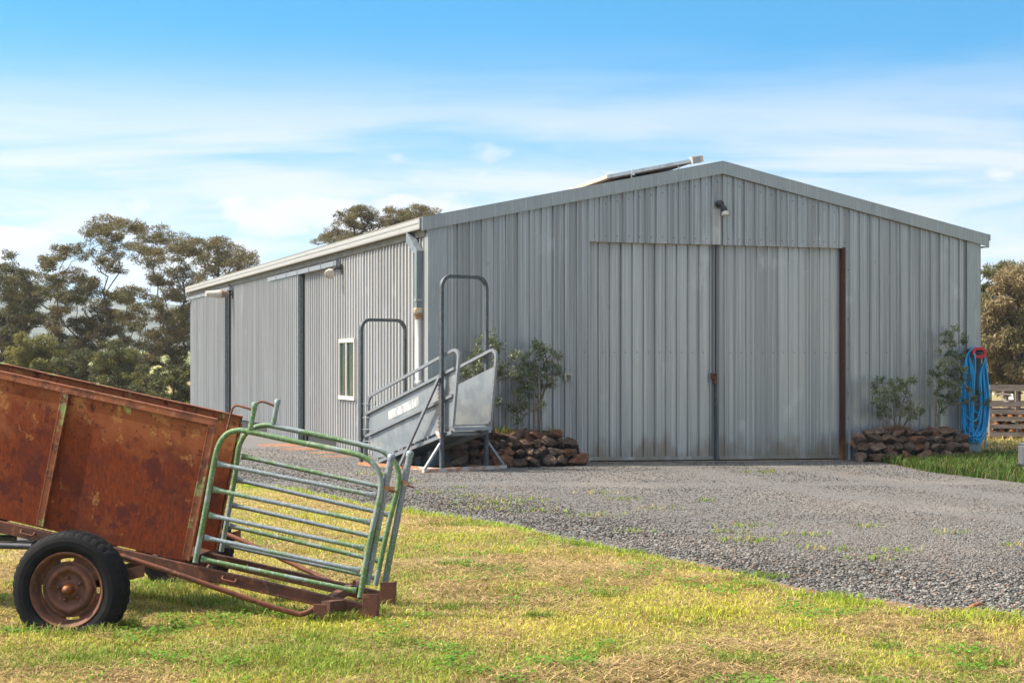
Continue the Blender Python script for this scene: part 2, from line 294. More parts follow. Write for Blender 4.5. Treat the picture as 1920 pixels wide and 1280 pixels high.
# ---------------------------------------------------------------- mesh helpers
class MB:
    def __init__(s): s.v = []; s.f = []; s.sm = []
    def add(s, vs, fs, smooth=False):
        o = len(s.v); s.v += [tuple(p) for p in vs]
        for f in fs: s.f.append(tuple(i+o for i in f)); s.sm.append(smooth)
    def box(s, c, size, rot=None):
        hx, hy, hz = (d/2 for d in size)
        P = [Vector((x*hx, y*hy, z*hz)) for z in (-1, 1) for y in (-1, 1) for x in (-1, 1)]
        if rot is not None: P = [rot @ p for p in P]
        c = Vector(c)
        s.add([p + c for p in P], [(0, 2, 3, 1), (4, 5, 7, 6), (0, 1, 5, 4), (2, 6, 7, 3), (0, 4, 6, 2), (1, 3, 7, 5)])
        return s
    def b2(s, x0, x1, y0, y1, z0, z1):
        return s.box(((x0+x1)/2, (y0+y1)/2, (z0+z1)/2), (abs(x1-x0), abs(y1-y0), abs(z1-z0)))
    def beam(s, p0, p1, w, h, up=(0, 0, 1)):
        p0, p1 = Vector(p0), Vector(p1); d = (p1-p0).normalized(); up = Vector(up)
        sd = d.cross(up).normalized(); up = sd.cross(d).normalized()
        P = [p + sd*(a*w/2) + up*(b*h/2) for p in (p0, p1) for b in (-1, 1) for a in (-1, 1)]
        s.add(P, [(0, 1, 3, 2), (4, 6, 7, 5), (0, 4, 5, 1), (2, 3, 7, 6), (0, 2, 6, 4), (1, 5, 7, 3)])
        return s
    def tube(s, pts, r, n=8, ref=None, cap=True, phase=0.0, smooth=True):
        pts = [Vector(p) for p in pts]; m = len(pts)
        rs = r if isinstance(r, (list, tuple)) else [r]*m
        T = []
        for i in range(m):
            a = pts[max(i-1, 0)]; b = pts[min(i+1, m-1)]; d = b-a
            T.append(d.normalized() if d.length > 1e-9 else Vector((0, 0, 1)))
        if ref is None:
            nrm = T[0].orthogonal().normalized()
        else: nrm = Vector(ref)
        rings = []
        for i in range(m):
            if ref is None:
                nrm = nrm - T[i]*nrm.dot(T[i])
                nrm = nrm.normalized() if nrm.length > 1e-6 else T[i].orthogonal().normalized()
            else:
                nrm = (Vector(ref) - T[i]*Vector(ref).dot(T[i])).normalized()
            bi = T[i].cross(nrm)
            k = 1.0
            if ref is not None and 0 < i < m-1:       # keep section at mitred corners
                c2 = T[i].dot((pts[i]-pts[i-1]).normalized()); k = 1.0/max(c2, 0.5)
            rings.append([pts[i] + (nrm*math.cos(2*math.pi*j/n+phase) + bi*(k*math.sin(2*math.pi*j/n+phase)))*rs[i] for j in range(n)])
        V = [p for rg in rings for p in rg]; Fc = []
        for i in range(m-1):
            for j in range(n):
                a = i*n+j; b = i*n+(j+1) % n
                Fc.append((a, b, b+n, a+n))
        s.add(V, Fc, smooth)
        if cap:
            s.add(rings[0], [tuple(reversed(range(n)))]); s.add(rings[-1], [tuple(range(n))])
        return s
    def sq(s, pts, w, ref):          # square hollow section
        return s.tube(pts, w/2*math.sqrt(2), 4, ref=ref, phase=math.pi/4, smooth=False)
    def lathe(s, prof, n=48, axis='y', c=(0, 0, 0), skip=None, mod=None, smooth=True, closed=False):
        V = []; Fc = []; c = Vector(c); m = len(prof)
        for i, (r, a) in enumerate(prof):
            for j in range(n):
                t = 2*math.pi*j/n; rr = r if mod is None else mod(i, j, r)
                p = Vector((rr*math.cos(t), a, rr*math.sin(t))) if axis == 'y' else Vector((rr*math.cos(t), rr*math.sin(t), a))
                V.append(p+c)
        for i in range(m-1 if not closed else m):
            i2 = (i+1) % m
            for j in range(n):
                if skip and skip(i, j): continue
                Fc.append((i*n+j, i*n+(j+1) % n, i2*n+(j+1) % n, i2*n+j))
        s.add(V, Fc, smooth); return s
    def poly(s, pts, off):           # slab: polygon swept by an offset vector
        pts = [Vector(p) for p in pts]; off = Vector(off); n = len(pts)
        s.add(pts + [p+off for p in pts], [tuple(reversed(range(n))), tuple(range(n, 2*n))] + [(i, (i+1) % n, n+(i+1) % n, n+i) for i in range(n)])
        return s
    def build(s, name, m, parent=None, bevel=0.0, loc=None, fix=True):
        me = bpy.data.meshes.new(name); me.from_pydata(s.v, [], s.f); me.update()
        me.polygons.foreach_set('use_smooth', s.sm)
        if fix:
            bm = bmesh.new(); bm.from_mesh(me); bmesh.ops.recalc_face_normals(bm, faces=bm.faces); bm.to_mesh(me); bm.free()
        me.materials.append(m)
        o = bpy.data.objects.new(name, me); C.collection.objects.link(o)
        if parent is not None: o.parent = parent
        if loc is not None: o.location = loc
        if bevel:
            b = o.modifiers.new('bevel', 'BEVEL'); b.width = bevel; b.segments = 2; b.limit_method = 'ANGLE'; b.angle_limit = math.radians(40)
        return o

def np_mesh(name, V, Fq, m, col=None, parent=None, smooth=False):
    """V (n,3), Fq (k,3|4) int array, col (n,3) point colours"""
    me = bpy.data.meshes.new(name); k, w = Fq.shape
    me.vertices.add(len(V)); me.vertices.foreach_set('co', V.astype(np.float32).ravel())
    me.loops.add(k*w); me.loops.foreach_set('vertex_index', Fq.astype(np.int32).ravel())
    me.polygons.add(k); me.polygons.foreach_set('loop_start', np.arange(0, k*w, w, dtype=np.int32))
    me.polygons.foreach_set('loop_total', np.full(k, w, dtype=np.int32))
    if smooth: me.polygons.foreach_set('use_smooth', np.ones(k, dtype=bool))
    me.update(calc_edges=True)
    if col is not None:
        at = me.color_attributes.new('col', 'FLOAT_COLOR', 'POINT')
        at.data.foreach_set('color', np.concatenate([col, np.ones((len(col), 1))], 1).astype(np.float32).ravel())
    me.materials.append(m)
    o = bpy.data.objects.new(name, me); C.collection.objects.link(o)
    if parent is not None: o.parent = parent
    return o

def thing(name, label, cat, loc=(0, 0, 0), rz=0.0, group=None):
    o = bpy.data.objects.new(name, None); C.collection.objects.link(o)
    o.empty_display_size = 0.2; o.location = loc; o.rotation_euler = (0, 0, rz)
    return tag(o, label, cat, group)
def tag(o, label, cat, group=None):
    o['label'] = label; o['category'] = cat
    if group: o['group'] = group
    return o
def kind(o, k): o['kind'] = k; return o

def fillet(pts, r, seg=6):
    pts = [Vector(p) for p in pts]; out = [pts[0]]
    for i in range(1, len(pts)-1):
        a, b, c = pts[i-1], pts[i], pts[i+1]
        d1 = (a-b).normalized(); d2 = (c-b).normalized()
        ang = d1.angle(d2); rr = r[i-1] if isinstance(r, (list, tuple)) else r
        t = min(rr/math.tan(ang/2), 0.49*(a-b).length, 0.49*(c-b).length)
        p, q = b+d1*t, b+d2*t
        for k in range(seg+1):
            u = k/seg
            out.append(p*(1-u)**2 + b*(2*u*(1-u)) + q*u*u if ang > 2.6 else
                       (lambda c0: c0)(arc(p, q, b, d1, d2, ang, t, u)))
    out.append(pts[-1]); return out
def arc(p, q, b, d1, d2, ang, t, u):
    rad = t*math.tan(ang/2); cen = b + (d1+d2).normalized()*(rad/math.sin(ang/2))
    v0 = p-cen; v1 = q-cen; w = v0.angle(v1)
    if w < 1e-6: return p
    return cen + (v0*math.sin((1-u)*w) + v1*math.sin(u*w))/math.sin(w)

class Frame:
    def __init__(s, o, rz): s.o = Vector((o[0], o[1], 0)); s.rz = rz; s.R = Matrix.Rotation(-rz, 3, 'Z'); s.Ri = Matrix.Rotation(rz, 3, 'Z')
    def at(s, u, v, ax, val):        # photo pixel -> point on the local plane ax = val
        c = s.R @ (Vector((0, 0, EYE)) - s.o); d = s.R @ Vector(((u-960)/F, 1.0, -(v-HZ)/F))
        i = 'xyz'.index(ax); t = (val - c[i])/d[i]
        return c + d*t
    def w(s, p): return s.Ri @ Vector(p) + s.o
SH = Frame((-1.28, 25.7), math.atan2(0.333, 0.943))
TR = Frame((-1.86, 10.4), -math.atan2(0.115, 1.0))
RA = Frame((-1.035, 24.3), math.atan2(0.645, 0.765))
def P(u, v, Y): return Vector(((u-960)/F*Y, Y, EYE-(v-HZ)/F*Y))

# ---------------------------------------------------------------- 2D value noise for patches
def _h(ix, iy, sd):
    n = (ix.astype(np.int64)*374761393 + iy.astype(np.int64)*668265263 + sd*974634777) & 0xffffffff
    n = ((n ^ (n >> 13))*1274126177) & 0xffffffff
    return ((n ^ (n >> 16)) & 0xffff)/65535.0
def vn(x, y, sd=0):
    x = np.asarray(x, float); y = np.asarray(y, float)
    ix, iy = np.floor(x), np.floor(y); fx, fy = x-ix, y-iy
    fx = fx*fx*(3-2*fx); fy = fy*fy*(3-2*fy)
    a = _h(ix, iy, sd); b = _h(ix+1, iy, sd); c = _h(ix, iy+1, sd); d = _h(ix+1, iy+1, sd)
    return (a*(1-fx)+b*fx)*(1-fy) + (c*(1-fx)+d*fx)*fy
def fbm(x, y, sd=0, o=4):
    s = 0; a = 0.5; t = 0
    for i in range(o): s = s + a*vn(np.asarray(x)*2**i, np.asarray(y)*2**i, sd+i*17); t += a; a *= 0.55
    return s/t
def sst(v, a, b): t = np.clip((v-a)/(b-a), 0, 1); return t*t*(3-2*t)
# ================================================================ GROUND
def front_edge(x):      # lawn / gravel boundary: y for a given x
    X = [-14, -7.7, -5.05, -3.74, -2.68, -1.54, -0.9, -0.05, 0.66, 1.42, 2.03, 2.6, 3.17, 6.0, 12]
    Y = [26, 24.9, 23.7, 22.3, 20.75, 18.4, 17.5, 16.3, 14.6, 12.9, 11.64, 10.88, 10.25, 8.2, 5]
    e = np.interp(x, X, Y)
    return e + (fbm(np.asarray(x)*1.3, np.asarray(x)*0+3.3, 5, 5)-0.5)*1.1
def back_edge(x):
    wall = 25.7 + (np.asarray(x)+1.28)*0.353 + 0.25
    b = np.where(np.asarray(x) < -1.3, 58.0, wall)
    r = np.interp(x, [5.2, 6.05, 6.2, 6.27, 6.55, 6.8, 7.0, 9, 14], [28.6, 28.4, 26.8, 25.2, 24.2, 23.4, 22.6, 20.5, 18])
    r = r + (fbm(np.asarray(x)*2.2, np.asarray(x)*0+8, 9, 3)-0.5)*0.5
    return np.where(np.asarray(x) > 5.2, np.minimum(r, wall), b)
def g(x, y):
    x = np.asarray(x, float); y = np.asarray(y, float)
    lx = (x+1.28)*0.943 + (y-25.7)*0.333
    s = -0.05*sst(lx, 2.2, 7.4)*sst(y, 16, 24)
    lawn = sst(front_edge(x)-y, 0.0, 1.2)
    return s + lawn*(fbm(x*0.9, y*0.9, 31, 3)-0.5)*0.06 + lawn*0.008

def grid_mesh(name, xs, ys, zf, m, col=None):
    Xg, Yg = np.meshgrid(xs, ys); V = np.stack([Xg.ravel(), Yg.ravel(), zf(Xg, Yg).ravel()], 1)
    nx, ny = len(xs), len(ys); i = np.arange((nx-1)*(ny-1)); r, c = i//(nx-1), i % (nx-1)
    a = r*nx+c
    return np_mesh(name, V, np.stack([a, a+1, a+1+nx, a+nx], 1), m, smooth=True)

def ground_mat():
    m = layered('ground_soil', (0.20, 0.145, 0.06), [
        dict(c=(0.32, 0.23, 0.09), s=0.9, d=7, lo=0.42, hi=0.62, f=0.9),
        dict(c=(0.16, 0.17, 0.035), s=0.6, d=6, lo=0.5, hi=0.62, f=0.75),
        dict(c=(0.13, 0.058, 0.028), s=2.1, d=6, lo=0.58, hi=0.7, f=0.7),
        dict(c=(0.27, 0.20, 0.09), s=26, d=6, lo=0.5, hi=0.66, f=0.6)], rough=0.95, bump=(45, 0.6, 0.02))
    return m
M['ground'] = ground_mat()
xs = np.concatenate([np.linspace(-4000, -14, 60), np.linspace(-13.8, 14, 240), np.linspace(14.5, 4000, 60)])
ys = np.concatenate([np.linspace(-200, 5.5, 10), np.linspace(6, 31, 260), np.geomspace(31.5, 5000, 90)])
kind(grid_mesh('ground', xs, ys, g, M['ground']), 'structure')

M['gravelbase'] = layered('gravel_base', (0.15, 0.14, 0.13), [
    dict(c=(0.085, 0.083, 0.085), s=26, d=5, lo=0.45, hi=0.6, f=0.9),
    dict(c=(0.21, 0.195, 0.18), s=34, d=4, lo=0.55, hi=0.66, f=0.8),
    dict(c=(0.20, 0.175, 0.15), s=0.5, d=5, lo=0.5, hi=0.68, f=0.5),
    dict(c=(0.16, 0.10, 0.065), s=0.8, d=6, lo=0.60, hi=0.75, f=0.6)], rough=0.95, bump=(38, 1.0, 0.03))
gx = np.linspace(-13, 13, 420); rows = 90
fe, be = front_edge(gx), back_edge(gx)
tt = np.linspace(0, 1, rows)[:, None]**1.3
GY = fe[None, :]*(1-tt) + be[None, :]*tt; GX = np.repeat(gx[None, :], rows, 0)
V = np.stack([GX.ravel(), GY.ravel(), (g(GX, GY)+0.006*sst(tt, 0, 0.02)+0.002).ravel()], 1)
n = len(gx); i = np.arange((n-1)*(rows-1)); r_, c_ = i//(n-1), i % (n-1); a = r_*n+c_
ok = (be-fe)[c_] > 0.05
kind(np_mesh('gravel_drive', V, np.stack([a, a+1, a+1+n, a+n], 1)[ok], M['gravelbase'], smooth=True), 'structure')

rng = np.random.default_rng(11)
def in_view(x, y, mx=1.12): return (np.abs(x) < y*960/F*mx + 0.6)

# loose stones
def stones(N):
    y = 9.2*(31/9.2)**(rng.random(N)**1.05); x = (rng.random(N)*2-1)*(y*0.345+0.6)
    fe, be = front_edge(x), back_edge(x)
    ok = (y > fe - 0.25*rng.random(N)**2 + 0.1*rng.random(N)) & (y < be)
    edge = sst(y-fe, -0.1, 0.6)
    bare_ = sst(x, 0.2, 1.6)*sst(0.16+0.46*fbm(x*1.9, y*0+4, 93, 4)-(y-fe), 0, 0.1)
    ok &= rng.random(N) < (0.3+0.7*edge)*(1-0.6*bare_)
    lx = (x+1.28)*0.943+(y-25.7)*0.333; ly = -(x+1.28)*0.333+(y-25.7)*0.943
    ok &= ~((lx > 0) & (ly > 0.02))
    pc = np.interp(y, [9, 14, 18, 22, 26, 32], [9.0, 7.2, 5.6, 4.3, 3.4, 2.6]); dtr = np.minimum(np.abs(np.abs(x-pc)-0.95), np.abs(y-21.8-0.12*x+0.4*np.sin(x*0.5)))+0.35*(fbm(x*0.9, y*0.9, 97, 3)-0.5)
    trk = 1-sst(dtr, 0.12, 0.60)
    ok &= rng.random(N) > 0.28*trk
    trk = trk[ok]; x, y = x[ok], y[ok]; n = len(x)
    base = np.array([[1, 0, 0], [-1, 0, 0], [0, 1, 0], [0, -1, 0], [0, 0, 1], [0, 0, -1]], float)
    F8 = np.array([[0, 2, 4], [2, 1, 4], [1, 3, 4], [3, 0, 4], [2, 0, 5], [1, 2, 5], [3, 1, 5], [0, 3, 5]])
    sz = 0.0045+0.0135*rng.random(n)**2.2
    sz *= 1-0.3*trk
    sz *= 0.85+0.5*sst(1-np.abs(y-fe[ok]-1.5)/2.5, 0, 1)
    A = base[None]*(0.6+0.7*rng.random((n, 6, 1))) + (rng.random((n, 6, 3))-0.5)*0.5
    A *= np.stack([np.ones(n), 0.6+0.4*rng.random(n), 0.35+0.25*rng.random(n)], 1)[:, None, :]
    th = rng.random(n)*6.283; c, s = np.cos(th)[:, None], np.sin(th)[:, None]
    tl = (rng.random(n)-0.5)*0.9; ct, st = np.cos(tl)[:, None], np.sin(tl)[:, None]
    X, Z = A[..., 0]*ct-A[..., 2]*st, A[..., 0]*st+A[..., 2]*ct; Y = A[..., 1]
    X, Y = X*c-Y*s, X*s+Y*c
    V = np.stack([X, Y, Z], -1)*sz[:, None, None]
    V += np.stack([x, y, g(x, y)+0.008+sz*0.22], 1)[:, None, :]
    k = rng.random(n)
    col = np.array([0.165, 0.157, 0.147])[None]*(0.16+1.55*rng.random(n)[:, None]**1.7)
    col = np.where((k < 0.10)[:, None], np.array([0.25, 0.215, 0.18])[None]*(0.6+0.7*rng.random((n, 1))), col)
    col = np.where((k > 0.965)[:, None], np.array([0.22, 0.11, 0.065])[None]*(0.6+0.6*rng.random((n, 1))), col)
    track = (0.45+0.95*fbm(x*0.2, y*0.7+3, 87, 5))[:, None]; col = col*track
    col = col*(1+0.25*trk[:, None])*(1-0.2*trk[:, None])+np.array([[0.025, 0.022, 0.018]])*trk[:, None]; sz *= 1
    warm = sst(fbm(x*0.35, y*0.35, 77, 3), 0.5, 0.75)[:, None]
    col = col*(1-0.35*warm)+np.array([0.23, 0.20, 0.175])[None]*0.35*warm
    col = np.repeat(col[:, None, :], 6, 1).reshape(-1, 3)
    Fc = (F8[None]+(np.arange(n)*6)[:, None, None]).reshape(-1, 3)
    o = np_mesh('gravel', V.reshape(-1, 3), Fc, M['stone'], col)
    kind(o, 'stuff'); return tag(o, 'loose grey crushed gravel covering the yard in front of the shed', 'gravel')
stones(400000)

# grass blades -------------------------------------------------
def blades(name, x, y, h, w, lean, col, bend=0.6, z0=None):
    n = len(x); th = rng.random(n)*6.283; d = np.stack([np.cos(th), np.sin(th)], 1)
    sd = np.stack([-d[:, 1], d[:, 0]], 1)
    z = g(x, y) if z0 is None else z0
    p0 = np.stack([x, y, z-0.004], 1)
    mid = p0 + np.concatenate([d*(h*lean*0.35)[:, None], (h*0.62)[:, None]], 1)
    tip = p0 + np.concatenate([d*(h*lean)[:, None], (h*(1-bend*np.minimum(lean, 1.4)*0.45))[:, None]], 1)
    s3 = np.concatenate([sd, np.zeros((n, 1))], 1)*(w/2)[:, None]
    V = np.stack([p0-s3, p0+s3, mid-s3*0.8, mid+s3*0.8, tip], 1)
    b = (np.arange(n)*5)[:, None]
    Fc = np.concatenate([b+np.array([[0, 1, 3]]), b+np.array([[0, 3, 2]]), b+np.array([[2, 3, 4]])], 0)
    c = np.repeat(col[:, None, :], 5, 1)
    o = np_mesh(name, V.reshape(-1, 3), Fc, M['blade'], c.reshape(-1, 3))
    return kind(o, 'stuff')
GREEN = np.array([0.185, 0.26, 0.025]); LIME = np.array([0.45, 0.43, 0.05]); STRAW = np.array([0.60, 0.44, 0.20]); BROWN = np.array([0.27, 0.155, 0.07]); RIM = np.array([0.26, 0.40, 0.03])
def grass_cols(x, y):
    n = len(x)
    f1 = fbm(x*0.75+4, y*0.55, 3, 4); f2 = fbm(x*2.2, y*1.6, 13, 4); f3 = fbm(x*0.45, y*0.8+7, 23, 3)
    rim = sst(y-front_edge(x), -0.75, -0.15)
    t = (rng.random(n)-0.5)*0.55
    dry = sst(f1*0.55+f2*0.45+t, 0.39, 0.62)*(1-0.85*rim)
    lime = sst(f3+t*0.6, 0.30, 0.52)
    c = GREEN[None]*(1-lime[:, None])+LIME[None]*lime[:, None]
    c = c*(1-dry[:, None])+STRAW[None]*dry[:, None]
    c = c*(1-0.7*rim[:, None])+RIM[None]*0.7*rim[:, None]
    br = (rng.random(n) < 0.08+0.2*sst(f2, 0.55, 0.75))[:, None]
    c = np.where(br, BROWN[None]*(0.7+0.6*rng.random((n, 1))), c)
    patchy = sst(fbm(x*1.4+9, y*1.1, 37, 4), 0.34, 0.66)[:, None]
    c = c*(1-0.45*patchy)+c*np.array([[0.72, 0.9, 0.6]])*0.45*patchy
    return c*(0.6+0.85*rng.random((n, 1))), dry, rim, f2
def lawn(N):
    y = 7.9*(25.5/7.9)**(rng.random(N)**1.15); x = (rng.random(N)*2-1)*(y*0.36+0.6)
    ok = y < front_edge(x) + 0.22*(rng.random(N)-0.6)
    x, y = x[ok], y[ok]; n = len(x)
    c, dry, rim, f2 = grass_cols(x, y)
    keep = rng.random(n) > 0.45*dry*sst(f2, 0.45, 0.7)
    edge_soil = sst(x, 0.6, 2.0)*sst(y-front_edge(x), -0.42, -0.1)*sst(fbm(x*2.3, y*2.3, 57, 3), 0.38, 0.62)
    keep &= rng.random(n) > 0.8*edge_soil
    bare = sst(1-np.hypot((x+0.62)/0.9, (y-13.2)/0.5), 0.1, 0.6)*sst(fbm(x*5, y*5, 51, 2), 0.3, 0.6)
    keep &= rng.random(n) > 0.8*bare
    x, y, c, dry, rim = x[keep], y[keep], c[keep], dry[keep], rim[keep]; n = len(x)
    tall = sst(fbm(x*1.7, y*1.7, 41, 3), 0.55, 0.75)
    h = (0.015+0.026*rng.random(n)**1.5)*(1+0.9*tall+0.8*rim)*(1-0.35*dry)
    w = (0.0035+0.003*rng.random(n))*(1+0.035*(y-8))
    o = blades('grass', x, y, h, w, 0.4+1.4*rng.random(n)*(0.6+0.6*dry), c)
    tag(o, 'mown green and straw coloured lawn grass in the foreground', 'grass')
lawn(680000)
# clippings lying flat
def clippings(N):
    y = 7.9*(20/7.9)**(rng.random(N)**1.2); x = (rng.random(N)*2-1)*(y*0.36+0.4)
    f = fbm(x*0.75+4, y*0.55, 3, 4)*0.5 + fbm(x*2.6, y*1.9, 63, 4)*0.5
    ok = (y < front_edge(x)-0.1) & (rng.random(N) < 0.12+0.7*sst(f, 0.40, 0.60))
    x, y, f = x[ok], y[ok], f[ok]; n = len(x)
    L = 0.03+0.07*rng.random(n)**2; th = rng.random(n)*6.283; el = (rng.random(n)-0.4)*0.5
    d = np.stack([np.cos(th)*np.cos(el), np.sin(th)*np.cos(el), np.sin(el)], 1)*L[:, None]
    s = np.stack([-np.sin(th), np.cos(th), np.zeros(n)], 1)*(0.0018+0.0012*rng.random(n))[:, None]*(1+0.05*(y-8))[:, None]
    p = np.stack([x, y, g(x, y)+0.012+0.035*rng.random(n)*sst(f, 0.5, 0.66)], 1)
    k = (rng.random((n, 3))-0.5)*0.012
    V = np.stack([p-s, p+s, p+d*0.5+k+s, p+d*0.5+k-s, p+d+s*0.5, p+d-s*0.5], 1); b = (np.arange(n)*6)[:, None]
    Fc = np.concatenate([b+np.array([[0, 1, 2, 3]]), b+np.array([[3, 2, 4, 5]])], 0)
    c = np.where(rng.random((n, 1)) < 0.6, STRAW[None], np.array([[0.33, 0.21, 0.11]]))*(0.45+0.75*rng.random((n, 1)))
    o = np_mesh('grass_clippings', V.reshape(-1, 3), Fc, M['blade'], np.repeat(c[:, None], 6, 1).reshape(-1, 3))
    kind(o, 'stuff'); tag(o, 'dry brown mown clippings lying in swathes on the lawn', 'clippings')
clippings(330000)
# broad clover leaves
def clover(N):
    y = 7.9*(15/7.9)**(rng.random(N)**1.2); x = (rng.random(N)*2-1)*(y*0.35+0.3)
    ok = (y < front_edge(x)-0.05) & (rng.random(N) < sst(fbm(x*2.8, y*2.2, 91, 3), 0.60, 0.72))
    x, y = x[ok], y[ok]; n = len(x); r = 0.006+0.010*rng.random(n)
    th = rng.random(n)*6.283; nz = np.stack([rng.normal(0, .35, n), rng.normal(0, .35, n), np.ones(n)], 1); nz /= np.linalg.norm(nz, axis=1)[:, None]
    a = np.stack([np.cos(th), np.sin(th), np.zeros(n)], 1); a -= nz*(a*nz).sum(1)[:, None]; bb = np.cross(nz, a)
    p = np.stack([x, y, g(x, y)+0.02+0.03*rng.random(n)], 1); R = r[:, None]
    V = np.stack([p-a*R, p-bb*R*0.8, p+a*R, p+bb*R*0.8], 1); b = (np.arange(n)*4)[:, None]
    c = np.array([[0.11, 0.24, 0.02]])*(0.6+0.9*rng.random((n, 1)))
    o = np_mesh('clover', V.reshape(-1, 3), b+np.array([[0, 1, 2, 3]]), M['blade'], np.repeat(c[:, None], 4, 1).reshape(-1, 3))
    kind(o, 'stuff'); tag(o, 'bright green clover and weed leaves dotted through the lawn', 'clover')
clover(90000)

# taller uncut tufts round the trailer and here and there in the lawn
def tufts(name, label, spots, h0, h1, cc):
    xs_, ys_ = [], []
    for u, v, r, k in spots:
        Y = EYE*F/(v-HZ); X = (u-960)/F*Y; a = rng.random(k)*6.283; q = np.sqrt(rng.random(k))*r
        xs_.append(X+np.cos(a)*q); ys_.append(Y+np.sin(a)*q*0.8)
    x, y = np.concatenate(xs_), np.concatenate(ys_); n = len(x)
    c = np.array(cc)[rng.integers(0, len(cc), n)]*(0.55+0.8*rng.random((n, 1)))
    tag(blades(name, x, y, h0+(h1-h0)*rng.random(n)**1.6, 0.0035+0.0035*rng.random(n), 0.3+1.1*rng.random(n), c), label, 'grass')
tufts('long_grass', 'longer uncut green grass under the trailer and around its wheel',
      [(262, 1120, .16, 420), (300, 1110, .20, 520), (360, 1125, .24, 700), (420, 1135, .24, 700), (480, 1150, .22, 650), (540, 1160, .18, 420), (600, 1172, .10, 260), (640, 1168, .12, 240), (700, 1150, .10, 200), (40, 1192, .10, 160), (110, 1200, .12, 200), (190, 1196, .10, 200), (235, 1180, .10, 220), (330, 1098, .3, 500), (725, 1128, .1, 160), (560, 1130, .2, 260)],
      0.03, 0.105, [(.17, .25, .03), (.22, .29, .035), (.13, .20, .022), (.42, .36, .10)])
tufts('long_grass', 'scattered dark green tufts standing up from the open lawn',
      [(860, 1062, .16, 380), (905, 1070, .12, 240), (970, 1068, .10, 160), (1010, 1160, .10, 180), (840, 1145, .09, 130), (1400, 1248, .14, 260), (1350, 1240, .10, 160), (1450, 1085, .12, 220), (1410, 1080, .14, 240), (1180, 1038, .14, 240), (1080, 1025, .14, 220), (1560, 1120, .12, 200), (1660, 1215, .10, 160), (1130, 1120, .10, 140), (1240, 1165, .08, 120), (760, 1215, .1, 150), (620, 1255, .1, 140), (1760, 1180, .12, 180), (1880, 1165, .12, 180), (1850, 1250, .12, 180), (150, 1245, .1, 160), (820, 985, .2, 260), (880, 985, .2, 260)],
      0.02, 0.075, [(.13, .22, .022), (.17, .27, .03), (.10, .17, .02), (.24, .30, .04)])
# weeds growing in the gravel
wx_, wy_ = [], []
wspots = [(880, 932, .25), (930, 945, .5), (965, 938, .5), (905, 955, .35), (1115, 926, .25), (1175, 938, .3), (1130, 968, .35), (1395, 988, .3), (1420, 1015, .3), (1360, 1000, .25), (1535, 1030, .2), (1585, 1033, .2), (1512, 1005, .25), (1680, 1035, .25), (1635, 1050, .25), (1430, 885, .35), (1440, 882, .2), (1400, 1015, .3), (820, 925, .3), (1630, 990, .2), (1195, 1000, .2), (1770, 1000, .2), (1320, 940, .15), (855, 915, .15), (1910, 1025, .2), (760, 905, .3), (700, 890, .3), (1000, 960, .4), (1240, 955, .25)]
for u, v, r in wspots:
    Y = EYE*F/(v-HZ); X = (u-960)/F*Y; k = int(190*r)
    a_ = rng.random(k)*6.283; q = rng.random(k)**0.8*r
    wx_.append(X+np.cos(a_)*q*1.1); wy_.append(Y+np.sin(a_)*q*0.9)
wx_, wy_ = np.concatenate(wx_), np.concatenate(wy_); n = len(wx_)
c = np.where(rng.random((n, 1)) < 0.75, np.array([[0.19, 0.28, 0.03]]), STRAW[None]*0.6)*(0.6+0.7*rng.random((n, 1)))
tag(blades('weeds', wx_, wy_, 0.025+0.06*rng.random(n), 0.007+0.008*rng.random(n), 0.5+1.2*rng.random(n), c), 'sparse bright green weeds coming up through the gravel', 'weeds')

# long green grass by the right garden bed, dry grass further back
def patch(name, label, N, xr, yr, test, h0, h1, colf, w=0.008):
    x = xr[0]+(xr[1]-xr[0])*rng.random(N); y = yr[0]+(yr[1]-yr[0])*rng.random(N)
    ok = test(x, y); x, y = x[ok], y[ok]; n = len(x)
    hh = (h0+(h1-h0)*rng.random(n)**1.5)*(0.5+0.8*fbm(x*1.5, y*1.5, 19, 3))
    o = blades(name, x, y, hh, w*(0.7+0.7*rng.random(n)), 0.3+0.9*rng.random(n), colf(x, y, n)); tag(o, label, 'grass')
def gcol(x, y, n):
    k = rng.random((n, 1)); return np.where(k < 0.8, np.array([[0.065, 0.125, 0.014]]), np.array([[0.17, 0.14, 0.05]]))*(0.5+0.8*rng.random((n, 1)))
patch('long_grass', 'long lush green grass beside the right rock garden bed', 60000, (5.0, 11), (22, 30.5),
      lambda x, y: (y > back_edge(x)-0.15) & (((x+1.28)*-0.333+(y-25.7)*0.943) < 0.0+0.5*sst(x, 8.1, 8.3)), 0.05, 0.24, gcol, 0.011)
def dcol(x, y, n):
    k = rng.random((n, 1))+0.5*(fbm(x*0.6, y*0.4, 29, 3)[:, None]-0.5); return np.where(k < 0.6, np.array([[0.40, 0.28, 0.115]]), np.array([[0.17, 0.22, 0.045]]))*(0.6+0.8*rng.random((n, 1)))
patch('dry_grass', 'dry straw coloured grass between the shed corner and the pallets', 26000, (7.6, 16), (30, 46), lambda x, y: x < y*0.33+0.5, 0.04, 0.16, dcol, 0.02)
def bcol(x, y, n):
    k = rng.random((n, 1)); return np.where(k < 0.45, np.array([[0.36, 0.31, 0.08]]), np.array([[0.16, 0.20, 0.04]]))*(0.6+0.8*rng.random((n, 1)))
patch('paddock_grass', 'rough yellow green paddock grass beyond the far end of the shed', 45000, (-26, -8.6), (52, 80), lambda x, y: (x > -y*0.33) & (x < -y*0.16), 0.08, 0.35, bcol, 0.035)

